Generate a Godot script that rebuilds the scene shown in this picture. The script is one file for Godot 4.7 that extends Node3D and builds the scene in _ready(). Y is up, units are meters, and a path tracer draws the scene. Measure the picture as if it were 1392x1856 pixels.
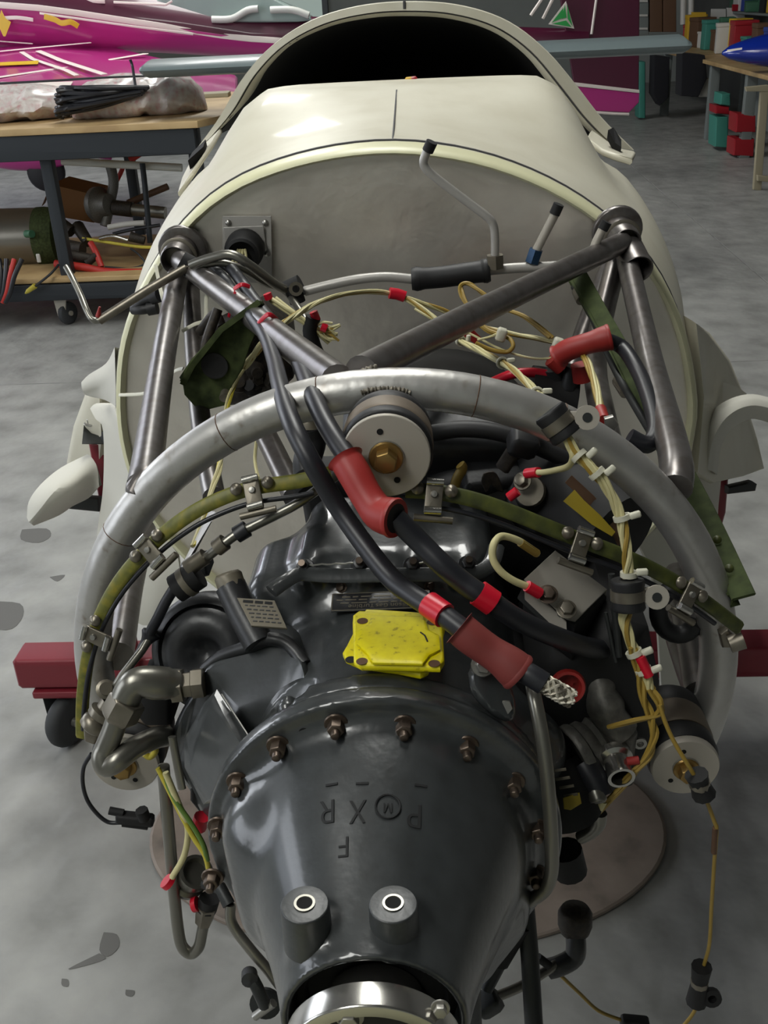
extends Node3D
# Workshop hall: a cream aircraft fuselage on a red dolly, nose turbine engine in its tubular mount, benches behind.
const FPX := 1870.0
var cam_at := Vector3(0.047, 1.625, 1.5)
var cam_b := Basis.from_euler(Vector3(deg_to_rad(-26.7), deg_to_rad(3.46), deg_to_rad(-2.96)))
var M := {}

# ---------- surveying: a photograph point laid on a plane of known distance ----------
func ray(px: float, py: float) -> Vector3:
	return cam_b * Vector3((px - 696.0) / FPX, -(py - 928.0) / FPX, -1.0)
func P(px: float, py: float, z: float) -> Vector3:
	var d := ray(px, py)
	return cam_at + d * ((z - cam_at.z) / d.z)
func PY(px: float, py: float, y: float) -> Vector3:
	var d := ray(px, py)
	return cam_at + d * ((y - cam_at.y) / d.y)
func S(p: Vector3, px: float) -> float:
	return px * absf((cam_b.inverse() * (p - cam_at)).z) / FPX
func pp(s: String, z0 := 0.0) -> Array:     # "x,y[,z] ..." ; missing z run evenly between the given ones
	var t := s.split(" ", false)
	var xs := []; var zs := []
	for w in t:
		var q := w.split(",")
		xs.append(Vector2(float(q[0]), float(q[1])))
		zs.append(float(q[2]) if q.size() > 2 else NAN)
	if is_nan(zs[0]): zs[0] = z0
	var last := 0
	for i in range(1, zs.size()):
		if not is_nan(zs[i]):
			for k in range(last + 1, i): zs[k] = lerpf(zs[last], zs[i], float(k - last) / (i - last))
			last = i
	for k in range(last + 1, zs.size()): zs[k] = zs[last]
	var o := []
	for i in xs.size(): o.append(P(xs[i].x, xs[i].y, zs[i]))
	return o
func sm(p: Array, n := 5) -> Array:          # smooth curve through points
	var o := []
	for i in p.size() - 1:
		var a: Vector3 = p[maxi(i - 1, 0)]; var b: Vector3 = p[i]; var c: Vector3 = p[i + 1]; var d: Vector3 = p[mini(i + 2, p.size() - 1)]
		for k in n:
			o.append(b.cubic_interpolate(c, a, d, float(k) / n))
	o.append(p[p.size() - 1])
	return o

# ---------- geometry ----------
class Geo:
	var v := PackedVector3Array()
	var ix := PackedInt32Array()
	func add(vs: PackedVector3Array, t: PackedInt32Array) -> Geo:
		var c := Vector3.ZERO
		for p in vs: c += p
		c /= maxi(1, vs.size())
		var vol := 0.0
		for k in range(0, t.size(), 3): vol += (vs[t[k]] - c).dot((vs[t[k + 1]] - c).cross(vs[t[k + 2]] - c))
		var o := v.size()
		v.append_array(vs)
		for k in range(0, t.size(), 3):
			ix.append(t[k] + o)
			if vol > 0: ix.append(t[k + 2] + o); ix.append(t[k + 1] + o)
			else: ix.append(t[k + 1] + o); ix.append(t[k + 2] + o)
		return self
	# rows of equal length; closed = each row is a ring; cap = fan over first and last ring
	func loft(rows: Array, closed := true, cap := true) -> Geo:
		var vs := PackedVector3Array(); var t := PackedInt32Array()
		var n: int = rows[0].size(); var m := rows.size()
		for r in rows: vs.append_array(PackedVector3Array(r))
		for j in m - 1:
			for i in (n if closed else n - 1):
				var a := j * n + i; var b := j * n + (i + 1) % n
				t.append_array(PackedInt32Array([a, b, b + n, a, b + n, a + n]))
		if cap and closed:
			for e in [0, m - 1]:
				var c := Vector3.ZERO
				for p in rows[e]: c += p
				var o: int = vs.size(); vs.append(c / n)
				for i in n:
					var a: int = e * n + i; var b: int = e * n + (i + 1) % n
					if e == 0: t.append_array(PackedInt32Array([o, b, a]))
					else: t.append_array(PackedInt32Array([o, a, b]))
		return add(vs, t)
	func tube(p: Array, r, sides := 8, fx := 1.0, ref := Vector3(0, .6, .8)) -> Geo:   # fx flattens along ref
		var rows := []; var u := Vector3.ZERO
		for i in p.size():
			var tg: Vector3 = (p[mini(i + 1, p.size() - 1)] - p[maxi(i - 1, 0)]).normalized()
			if fx != 1.0 or i == 0:
				u = ref - tg * ref.dot(tg)
				if u.length() < .05: u = Vector3.RIGHT - tg * tg.x
			else: u = u - tg * u.dot(tg)
			u = u.normalized()
			var w := tg.cross(u)
			var rr: float = r if r is float else r[mini(i, r.size() - 1)]
			var ring := []
			for k in sides:
				var a := TAU * (k + .5) / sides
				ring.append(p[i] + (u * sin(a) * fx + w * cos(a)) * rr)
			rows.append(ring)
		return loft(rows)
	func band(p: Array, w, t: float, ref := Vector3(0, .6, .8)) -> Geo:   # flat strap with soft edges
		var rows := []
		for i in p.size():
			var tg: Vector3 = (p[mini(i + 1, p.size() - 1)] - p[maxi(i - 1, 0)]).normalized()
			var u := (ref - tg * ref.dot(tg)).normalized()
			var s := tg.cross(u)
			var h: float = (w if w is float else w[mini(i, w.size() - 1)]) * .5
			var b := t * .4
			rows.append([p[i] + s * h, p[i] + s * (h - b) + u * t * .5, p[i] - s * (h - b) + u * t * .5, p[i] - s * h, p[i] - s * (h - b) - u * t * .5, p[i] + s * (h - b) - u * t * .5])
		return loft(rows)
	func lathe(xf: Transform3D, prof: Array, sides := 24) -> Geo:       # axis local y, profile (r, h)
		var rows := []
		for q in prof:
			var ring := []
			for k in sides:
				var a := TAU * k / sides
				ring.append(xf * Vector3(cos(a) * maxf(q.x, .00002), q.y, sin(a) * maxf(q.x, .00002)))
			rows.append(ring)
		return loft(rows)
	func box(xf: Transform3D, s: Vector3, b := .002) -> Geo:
		var rows := []; var h := s * .5
		b = minf(b, minf(h.x, minf(h.y, h.z)) * .6)
		for q in [[-h.z, b], [-h.z + b, 0.0], [h.z - b, 0.0], [h.z, b]]:
			var x: float = h.x - q[1]; var y: float = h.y - q[1]; var ring := []
			for c in [Vector2(x, y - b), Vector2(x - b, y), Vector2(-x + b, y), Vector2(-x, y - b), Vector2(-x, -y + b), Vector2(-x + b, -y), Vector2(x - b, -y), Vector2(x, -y + b)]:
				ring.append(xf * Vector3(c.x, c.y, q[0]))
			rows.append(ring)
		return loft(rows)
	func slab(p: Array, off: Vector3, b := .002) -> Geo:                # outline pushed along off, edges chamfered
		var c := Vector3.ZERO; var n := p.size()
		for q in p: c += q
		c /= n
		var nn := off.normalized(); var ins := []
		for i in n:
			var e: Vector3 = (p[(i + 1) % n] - p[(i + n - 1) % n]).normalized()
			var w := e.cross(nn)
			if w.dot(p[i] - c) < 0 and _convex_hint(p, i, c): w = -w
			ins.append(p[i] - w * b)
		var bo := nn * minf(b, off.length() * .3)
		var r1 := []; var r2 := []; var r3 := []
		for i in n: r1.append(p[i] + bo); r2.append(p[i] + off - bo); r3.append(ins[i] + off)
		var sides := [ins, r1, r2, r3]
		# caps by ear cutting in the outline's own plane
		var ax: Vector3 = (p[1] - p[0]).normalized(); ax = (ax - nn * ax.dot(nn)).normalized(); var ay := nn.cross(ax)
		var flat := PackedVector2Array()
		for q in ins: flat.append(Vector2((q - c).dot(ax), (q - c).dot(ay)))
		var tri := Geometry2D.triangulate_polygon(flat)
		if tri.is_empty(): return loft(sides)
		var vs := PackedVector3Array(); var t := PackedInt32Array()
		for r in sides: vs.append_array(PackedVector3Array(r))
		for j in 3:
			for i in n:
				var a := j * n + i; var d := j * n + (i + 1) % n
				t.append_array(PackedInt32Array([a, d, d + n, a, d + n, a + n]))
		# orient caps against the sides
		var area := 0.0
		for i in n: area += flat[i].cross(flat[(i + 1) % n])
		for k in range(0, tri.size(), 3):
			var s := (flat[tri[k + 1]] - flat[tri[k]]).cross(flat[tri[k + 2]] - flat[tri[k]])
			var x0 := tri[k]; var x1 := tri[k + 1]; var x2 := tri[k + 2]
			if s * area < 0: x1 = tri[k + 2]; x2 = tri[k + 1]
			t.append_array(PackedInt32Array([x0, x2, x1, x0 + 3 * n, x1 + 3 * n, x2 + 3 * n]))
		return add(vs, t)
	func _convex_hint(_p: Array, _i: int, _c: Vector3) -> bool:
		return true
	func sheet(rows: Array, t: float) -> Geo:                          # cloth or skin of thickness t over a grid
		var n: int = rows[0].size(); var m := rows.size(); var nm := []
		for j in m:
			var r := []
			for i in n:
				var du: Vector3 = rows[j][mini(i + 1, n - 1)] - rows[j][maxi(i - 1, 0)]
				var dv: Vector3 = rows[mini(j + 1, m - 1)][i] - rows[maxi(j - 1, 0)][i]
				r.append(du.cross(dv).normalized() * t * .5)
			nm.append(r)
		var out := []
		for j in m:
			var ring := []
			for i in n: ring.append(rows[j][i] + nm[j][i])
			for i in range(n - 1, -1, -1): ring.append(rows[j][i] - nm[j][i])
			out.append(ring)
		return loft(out, true, false)
	func sdf(f: Callable, lo: Vector3, hi: Vector3, h: float) -> Geo:    # surface nets
		var nx := int((hi.x - lo.x) / h) + 2; var ny := int((hi.y - lo.y) / h) + 2; var nz := int((hi.z - lo.z) / h) + 2
		var d := PackedFloat32Array(); d.resize(nx * ny * nz)
		for k in nz:
			for j in ny:
				var i := 0
				while i < nx:
					var q: float = f.call(lo + Vector3(i, j, k) * h)
					d[(k * ny + j) * nx + i] = q
					var skip := int(absf(q) / h) - 2
					i += 1
					while skip > 0 and i < nx:
						d[(k * ny + j) * nx + i] = q * .3
						i += 1; skip -= 1
		var id := PackedInt32Array(); id.resize(nx * ny * nz); id.fill(-1)
		var vs := PackedVector3Array(); var t := PackedInt32Array()
		for k in nz - 1:
			for j in ny - 1:
				for i in nx - 1:
					var b := (k * ny + j) * nx + i
					var s := 0
					for c in 8:
						if d[b + (c & 1) + ((c >> 1) & 1) * nx + (c >> 2) * nx * ny] < 0: s |= 1 << c
					if s == 0 or s == 255: continue
					var acc := Vector3.ZERO; var cnt := 0
					for e in [[0,1],[2,3],[4,5],[6,7],[0,2],[1,3],[4,6],[5,7],[0,4],[1,5],[2,6],[3,7]]:
						var a: int = e[0]; var g: int = e[1]
						if ((s >> a) & 1) == ((s >> g) & 1): continue
						var da := d[b + (a & 1) + ((a >> 1) & 1) * nx + (a >> 2) * nx * ny]; var dg := d[b + (g & 1) + ((g >> 1) & 1) * nx + (g >> 2) * nx * ny]
						var w := da / (da - dg)
						acc += Vector3(a & 1, (a >> 1) & 1, a >> 2).lerp(Vector3(g & 1, (g >> 1) & 1, g >> 2), w); cnt += 1
					id[b] = vs.size(); vs.append(lo + (Vector3(i, j, k) + acc / cnt) * h)
		var st := [1, nx, nx * ny]
		for k in range(1, nz - 1):
			for j in range(1, ny - 1):
				for i in range(1, nx - 1):
					var b := (k * ny + j) * nx + i
					for ax in 3:
						var s0 := d[b] < 0
						if s0 == (d[b + st[ax]] < 0): continue
						var u: int = st[(ax + 1) % 3]; var w: int = st[(ax + 2) % 3]
						var q0 := id[b]; var q1 := id[b - u]; var q2 := id[b - u - w]; var q3 := id[b - w]
						if q0 < 0 or q1 < 0 or q2 < 0 or q3 < 0: continue
						if s0: t.append_array(PackedInt32Array([q0, q1, q2, q0, q2, q3]))
						else: t.append_array(PackedInt32Array([q0, q2, q1, q0, q3, q2]))
		return add(vs, t)
	func mesh(crease := .55) -> ArrayMesh:
		var nf := ix.size() / 3
		var fn := PackedVector3Array(); fn.resize(nf)
		var start := PackedInt32Array(); start.resize(v.size() + 1)
		for k in ix.size(): start[ix[k] + 1] += 1
		for k in v.size(): start[k + 1] += start[k]
		var fill := start.duplicate(); var lst := PackedInt32Array(); lst.resize(ix.size())
		for k in nf:
			fn[k] = (v[ix[3 * k + 2]] - v[ix[3 * k]]).cross(v[ix[3 * k + 1]] - v[ix[3 * k]])
			for c in 3:
				lst[fill[ix[3 * k + c]]] = k; fill[ix[3 * k + c]] += 1
		var ov := PackedVector3Array(); var on := PackedVector3Array(); var oi := PackedInt32Array()
		if crease < -1.0:
			ov = v; on.resize(v.size()); oi = ix
			for q in v.size():
				var s := Vector3.ZERO
				for e in range(start[q], start[q + 1]): s += fn[lst[e]]
				on[q] = s.normalized() if s.length_squared() > 0 else Vector3.UP
		else:
			for k in nf:
				var a := fn[k]; var la := a.length()
				if la < 1e-14: continue
				a /= la
				for c in 3:
					var q := ix[3 * k + c]; var s := Vector3.ZERO
					for e in range(start[q], start[q + 1]):
						var g := fn[lst[e]]; var lg := g.length()
						if lg > 1e-14 and g.dot(a) > crease * lg: s += g
					ov.append(v[q]); on.append(s.normalized()); oi.append(oi.size())
		var arr := []; arr.resize(Mesh.ARRAY_MAX)
		arr[Mesh.ARRAY_VERTEX] = ov; arr[Mesh.ARRAY_NORMAL] = on; arr[Mesh.ARRAY_INDEX] = oi
		var m := ArrayMesh.new(); m.add_surface_from_arrays(Mesh.PRIMITIVE_TRIANGLES, arr)
		return m

func xf(at: Vector3, axis := Vector3.UP, roll := 0.0) -> Transform3D:      # frame whose local y is axis
	var y := axis.normalized()
	var x := y.cross(Vector3.BACK if absf(y.z) < .9 else Vector3.UP).normalized()
	return Transform3D(Basis(x, y, x.cross(y)) * Basis(Vector3.UP, roll), at)
func fr(at: Vector3, rx := 0.0, ry := 0.0, rz := 0.0) -> Transform3D:
	return Transform3D(Basis.from_euler(Vector3(deg_to_rad(rx), deg_to_rad(ry), deg_to_rad(rz))), at)

# ---------- things and parts ----------
var taken := {}
func numbered(n: String) -> String:
	taken[n] = taken.get(n, -1) + 1
	return n if taken[n] == 0 else "%s_%03d" % [n, taken[n]]
func thing(n: String, label: String, cat: String, at := Vector3.ZERO, group := "") -> Node3D:
	var o := Node3D.new(); o.name = numbered(n); o.position = at
	o.set_meta("label", label); o.set_meta("category", cat)
	if group: o.set_meta("group", group)
	add_child(o, true)
	return o
func part(o: Node, n: String, g, m: String, crease := .55) -> MeshInstance3D:
	var i := MeshInstance3D.new(); i.name = n
	i.mesh = g.mesh(crease) if g is Geo else g
	i.material_override = M[m]
	o.add_child(i, true)
	if o.get_parent() == self and o is Node3D and not o is MeshInstance3D: i.position = -o.position
	return i
func place(o: Node, n: String, m: Mesh, mat: String, t: Transform3D) -> MeshInstance3D:   # a shared mesh in its own frame
	var i := MeshInstance3D.new(); i.name = n; i.mesh = m; i.material_override = M[mat]; i.transform = t
	o.add_child(i, true)
	if o.get_parent() == self and not o is MeshInstance3D: i.position -= o.position
	return i
func solo(n: String, g: Geo, m: String, label: String, cat: String, group := "", crease := .55) -> MeshInstance3D:
	var i := MeshInstance3D.new(); i.name = numbered(n); i.mesh = g.mesh(crease); i.material_override = M[m]
	i.set_meta("label", label); i.set_meta("category", cat)
	if group: i.set_meta("group", group)
	add_child(i, true)
	return i
func struct(n: String, g: Geo, m: String) -> MeshInstance3D:
	var i := MeshInstance3D.new(); i.name = n; i.mesh = g.mesh(); i.material_override = M[m]; i.set_meta("kind", "structure")
	add_child(i, true)
	return i
func tube(s: String, r: float, z0 := 0.0, n := 5, sides := 8) -> Geo:
	return Geo.new().tube(sm(pp(s, z0), n), r, sides)
func strands(path: Array, n: int, spread: float, r: float, twist := 2.0, ph := 0.0) -> Array:   # a loose bundle of wires
	var o := []
	for k in n:
		var q := []
		for i in path.size():
			var a := ph + TAU * k / n + twist * i / 6.0
			var s := spread * (.75 + .35 * sin(i * .45 + k * 1.7))
			q.append(path[i] + Vector3(cos(a), sin(a) * .7, sin(a) * .7) * s)
		o.append(q)
	return o

# ---------- materials ----------
func mat(n: String, c: Color, rough := .5, metal := 0.0, coat := 0.0) -> StandardMaterial3D:
	var m := StandardMaterial3D.new(); m.resource_name = n
	m.albedo_color = c; m.roughness = rough; m.metallic = metal; m.cull_mode = BaseMaterial3D.CULL_DISABLED
	if coat > 0: m.clearcoat_enabled = true; m.clearcoat = coat; m.clearcoat_roughness = .08
	M[n] = m
	return m
func noise(sd: int, freq: float, cols: Array, offs: Array, size := 512, oct := 5, cell := false) -> NoiseTexture2D:
	var f := FastNoiseLite.new(); f.seed = sd; f.frequency = freq; f.fractal_octaves = oct
	f.noise_type = FastNoiseLite.TYPE_CELLULAR if cell else FastNoiseLite.TYPE_SIMPLEX_SMOOTH
	var g := Gradient.new(); g.offsets = PackedFloat32Array(offs); g.colors = PackedColorArray(cols)
	var t := NoiseTexture2D.new(); t.width = size; t.height = size; t.seamless = true; t.noise = f; t.color_ramp = g
	return t
func bump(sd: int, freq: float, strength: float, oct := 4) -> NoiseTexture2D:
	var f := FastNoiseLite.new(); f.seed = sd; f.frequency = freq; f.fractal_octaves = oct
	var t := NoiseTexture2D.new(); t.width = 512; t.height = 512; t.seamless = true; t.noise = f; t.as_normal_map = true; t.bump_strength = strength
	return t
func skin(n: String, t: Texture2D, scale: float, rough := .5, metal := 0.0, nrm: Texture2D = null, ns := .5) -> StandardMaterial3D:
	var m := mat(n, Color.WHITE, rough, metal)
	m.albedo_texture = t; m.uv1_triplanar = true; m.uv1_world_triplanar = true; m.uv1_scale = Vector3.ONE * scale
	if nrm: m.normal_enabled = true; m.normal_texture = nrm; m.normal_scale = ns
	return m
func c8(r: int, g: int, b: int) -> Color: return Color8(r, g, b)
func grey(v: int) -> Color: return Color8(v, v, v)

func _ready() -> void:
	# ---------- camera, sky, lights, exposure ----------
	var cam := Camera3D.new(); cam.name = "camera"
	cam.position = cam_at; cam.basis = cam_b; cam.fov = rad_to_deg(2.0 * atan(928.0 / FPX)); cam.near = .05; cam.far = 80.0
	add_child(cam); cam.current = true
	var env := Environment.new(); env.background_mode = Environment.BG_SKY
	var ps := ProceduralSkyMaterial.new()
	ps.sky_top_color = c8(150, 175, 205); ps.sky_horizon_color = c8(210, 215, 220); ps.ground_bottom_color = c8(110, 108, 104); ps.ground_horizon_color = c8(190, 190, 190)
	ps.sky_energy_multiplier = .6; ps.ground_energy_multiplier = .4
	var sky := Sky.new(); sky.sky_material = ps; env.sky = sky
	env.tonemap_mode = Environment.TONE_MAPPER_LINEAR; env.tonemap_exposure = 1.0
	env.sdfgi_enabled = true; env.ssao_enabled = true; env.ssil_enabled = true
	var we := WorldEnvironment.new(); we.name = "surroundings"; we.environment = env; add_child(we)
	area("daylight", Vector3(-5.6, 2.05, 1.2), Vector3(1, -.25, -.1), Vector2(3.2, 2.4), c8(240, 244, 250), 6.5)
	area("daylight", Vector3(-5.6, 2.05, -3.6), Vector3(1, -.25, 0), Vector2(3.2, 2.4), c8(240, 244, 250), 13.0)
	area("daylight", Vector3(-5.6, 2.05, -8.4), Vector3(1, -.25, 0), Vector2(3.2, 2.4), c8(236, 242, 255), 12.0)
	area("roof_light", Vector3(-.2, 4.70, -1.9), Vector3(0, -1, 0), Vector2(1.0, 3.0), c8(250, 252, 250), 9.2)
	area("roof_light", Vector3(-2.0, 4.70, 2.8), Vector3(0, -1, 0), Vector2(1.0, 3.0), c8(250, 252, 250), 9.0)
	area("roof_light", Vector3(-1.8, 4.70, -8.2), Vector3(0, -1, 0), Vector2(1.0, 3.0), c8(250, 252, 250), 15.0)
	materials()
	hall()
	fuselage()
	dolly()
	engine_mount()
	engine()
	accessories()
	cables()
	loose_lines()
	left_bench()
	purple_plane()
	right_side()

func area(n: String, at: Vector3, dir: Vector3, size: Vector2, c: Color, e: float) -> void:
	var l := AreaLight3D.new(); l.name = numbered(n); l.area_size = size; l.light_color = c; l.light_energy = e
	l.area_normalize_energy = true; l.area_range = 40.0; l.area_attenuation = 2.0; l.shadow_enabled = true
	add_child(l)
	l.look_at_from_position(at, at + dir, Vector3.UP if absf(dir.normalized().y) < .9 else Vector3.BACK)

func materials() -> void:
	var fine := bump(5, .03, 4.0)
	var cast := bump(9, .05, 3.0)
	skin("concrete", noise(3, .008, [c8(118, 118, 115), c8(139, 139, 136), c8(149, 149, 146), c8(162, 162, 158)], [0, .36, .62, 1], 1024, 8), .45, .42, 0.0, fine, .25)
	skin("concrete_dark", noise(3, .006, [c8(92, 91, 88), c8(120, 119, 115), c8(138, 137, 132)], [0, .5, 1], 512, 6), .28, .42, 0.0, fine, .25)
	mat("spot", c8(92, 91, 88), .6)
	mat("joint", c8(60, 58, 55), .9)
	skin("wall_paint", noise(4, .01, [c8(150, 155, 150), c8(170, 174, 168)], [0, 1], 256), .3, .8)
	skin("wall_dull", noise(6, .01, [c8(84, 84, 82), c8(104, 104, 100)], [0, 1], 256), .3, .8)
	mat("ceiling_paint", c8(88, 88, 86), .9)
	var wl := mat("window_light", c8(225, 232, 240), .4); wl.emission_enabled = true; wl.emission = c8(230, 238, 255); wl.emission_energy_multiplier = 1.2
	var wd := mat("window_dim", c8(150, 160, 155), .4); wd.emission_enabled = true; wd.emission = c8(205, 225, 215); wd.emission_energy_multiplier = .35
	var rl := mat("roof_glow", c8(240, 240, 235), .4); rl.emission_enabled = true; rl.emission = c8(255, 252, 240); rl.emission_energy_multiplier = 5.0
	mat("frame_grey", c8(96, 100, 102), .5, .3)
	# fuselage
	var cr := skin("cream", noise(7, .008, [c8(190, 185, 166), c8(203, 199, 182), c8(210, 207, 191)], [0, .5, 1], 512, 6), 1.4, .45); cr.metallic_specular = .35; cr.clearcoat_enabled = true; cr.clearcoat = .12; cr.clearcoat_roughness = .1
	mat("cream_edge", c8(214, 212, 176), .4)
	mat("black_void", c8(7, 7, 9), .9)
	mat("pencil", c8(70, 70, 72), .8)
	var fw := skin("firewall_metal", noise(11, .007, [c8(206, 200, 190), c8(220, 214, 204), c8(232, 227, 217)], [0, .5, 1], 512, 6), 1.6, .36, .75, fine, .12)
	fw.metallic_specular = .5
	mat("plate_alu", c8(176, 173, 168), .42, .3)
	mat("tail_blue", c8(104, 116, 118), .4, 0, .15)
	# mount
	skin("ring_silver", noise(13, .022, [c8(110, 92, 72), c8(172, 169, 164), c8(184, 182, 178), c8(192, 191, 188)], [0, .2, .36, 1], 512, 6), 3.0, .4, .7, fine, .2)
	skin("tube_steel", noise(15, .02, [c8(92, 84, 78), c8(116, 112, 110), c8(130, 126, 123)], [0, .5, 1], 512, 5), 4.0, .33, .7)
	mat("tube_bore", c8(10, 10, 10), .9)
	mat("weld", c8(126, 120, 108), .5, .6)
	mat("disc_grey", c8(172, 166, 155), .55, .25)
	mat("cup_tan", c8(112, 101, 88), .55, .35)
	mat("rubber", c8(24, 24, 26), .55)
	mat("brass", c8(150, 122, 72), .4, .8)
	mat("zinc", c8(160, 158, 152), .35, .8)
	mat("bronze", c8(98, 86, 76), .4, .8)
	mat("chrome", c8(190, 188, 182), .22, .95)
	mat("steel_pipe", c8(128, 126, 118), .32, .8)
	# engine
	var ep := skin("engine_grey", noise(17, .02, [c8(40, 42, 42), c8(50, 53, 54), c8(58, 61, 62)], [0, .5, 1], 512, 6), 5.0, .36, 0.0, cast, .16)
	ep.clearcoat_enabled = true; ep.clearcoat = .7; ep.clearcoat_roughness = .12
	var em := skin("engine_matte", noise(17, .02, [c8(40, 42, 42), c8(50, 53, 54), c8(58, 61, 62)], [0, .5, 1], 256, 6), 5.0, .42, 0.0, cast, .16)
	em.metallic_specular = .6
	var eb := skin("engine_black", noise(19, .02, [c8(24, 24, 25), c8(34, 35, 37), c8(42, 43, 45)], [0, .5, 1], 512, 5), 5.0, .45, 0.0, cast, .2)
	eb.clearcoat_enabled = true; eb.clearcoat = .2; eb.clearcoat_roughness = .3
	skin("grime", noise(23, .03, [c8(22, 19, 16), c8(46, 40, 33), c8(70, 60, 46)], [0, .55, 1], 512, 6), 6.0, .6, .2, cast, .5)
	mat("soot", c8(17, 17, 18), .7)
	skin("cast_alu", noise(29, .03, [c8(80, 79, 75), c8(104, 102, 97), c8(124, 122, 116)], [0, .5, 1], 512, 5), 8.0, .5, .5, cast, .4)
	skin("fitting", noise(31, .02, [c8(110, 104, 92), c8(142, 136, 124)], [0, 1], 256, 4), 8.0, .38, .75)
	mat("ink", c8(20, 21, 22), .8)
	mat("plate_print", c8(112, 106, 92), .5, .3)
	mat("box_alu", c8(158, 153, 144), .5, .2)
	skin("yellow_paint", noise(37, .02, [c8(120, 104, 6), c8(218, 204, 4), c8(230, 218, 8)], [0, .25, 1], 512, 6), 9.0, .38)
	mat("yellow_mark", c8(150, 130, 20), .6)
	# lines
	mat("cable_black", c8(30, 31, 36), .42)
	mat("red_boot", c8(150, 38, 34), .5)
	mat("red_boot_dusty", c8(116, 46, 42), .6)
	mat("red_tape", c8(196, 20, 44), .35)
	mat("braid", c8(190, 184, 168), .5, .3)
	mat("wire_cream", c8(196, 188, 140), .55)
	mat("wire_amber", c8(150, 124, 52), .5)
	mat("wire_yellow", c8(186, 172, 60), .5)
	mat("wire_green", c8(90, 120, 50), .5)
	mat("tie_white", c8(196, 194, 176), .5)
	skin("olive", noise(41, .03, [c8(40, 44, 22), c8(66, 72, 30), c8(88, 92, 34)], [0, .5, 1], 256, 5), 9.0, .5)
	skin("olive_worn", noise(43, .03, [c8(70, 76, 28), c8(104, 104, 36), c8(150, 134, 34)], [0, .5, 1], 256, 5), 9.0, .5)
	skin("olive_dark", noise(47, .03, [c8(38, 45, 28), c8(58, 67, 40), c8(74, 82, 50)], [0, .5, 1], 256, 5), 6.0, .78).metallic_specular = .25
	mat("blue_nut", c8(40, 68, 98), .4, .5)
	# cart and cloth
	mat("cart_red", c8(120, 30, 42), .5, 0, .2)
	mat("cart_steel", c8(52, 54, 54), .5, .5)
	mat("tyre", c8(52, 54, 56), .7)
	var cl := mat("cloth", c8(200, 198, 188), .85); cl.rim_enabled = true; cl.rim = .3
	skin("board", noise(53, .012, [c8(96, 88, 80), c8(126, 114, 104), c8(140, 128, 118)], [0, .42, 1], 512, 6), 1.3, .6)
	mat("wood", c8(176, 146, 96), .6)
	skin("plywood", noise(59, .01, [c8(150, 122, 84), c8(176, 148, 104), c8(190, 164, 120)], [0, .5, 1], 256, 5), 1.0, .5)
	mat("bench_steel", c8(48, 52, 56), .5, .4)
	mat("cardboard", c8(128, 88, 48), .8)
	skin("plastic_wrap", noise(61, .03, [c8(200, 120, 130), c8(205, 195, 190), c8(228, 226, 222)], [0, .4, 1], 256, 5), 3.0, .3)
	mat("white_pole", c8(200, 202, 196), .4)
	mat("tank_steel", c8(120, 116, 106), .3, .7)
	mat("red_hose", c8(172, 42, 34), .5)
	# purple aircraft
	mat("magenta", c8(170, 44, 120), .3, 0, .6)
	mat("plum", c8(72, 14, 42), .4, 0, .4)
	mat("plane_white", c8(224, 214, 206), .4)
	mat("gold", c8(206, 170, 30), .4)
	mat("glass_dark", c8(140, 156, 152), .12)
	mat("emblem_green", c8(40, 150, 70), .5)
	mat("blue_cowl", c8(14, 44, 150), .25, 0, .6)
	mat("bin_red", c8(150, 22, 34), .4)
	mat("bin_teal", c8(60, 130, 116), .5)
	mat("rack_grey", c8(112, 118, 116), .6)
	mat("pale_wood", c8(150, 142, 118), .7)
	mat("dark_cloth", c8(18, 18, 24), .9)
	mat("box_white", c8(190, 188, 182), .6)
	mat("box_blue", c8(40, 60, 130), .6)
	mat("box_yellow", c8(200, 160, 40), .6)
	mat("box_green", c8(50, 96, 70), .6)
	mat("box_brown", c8(90, 64, 44), .7)

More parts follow.
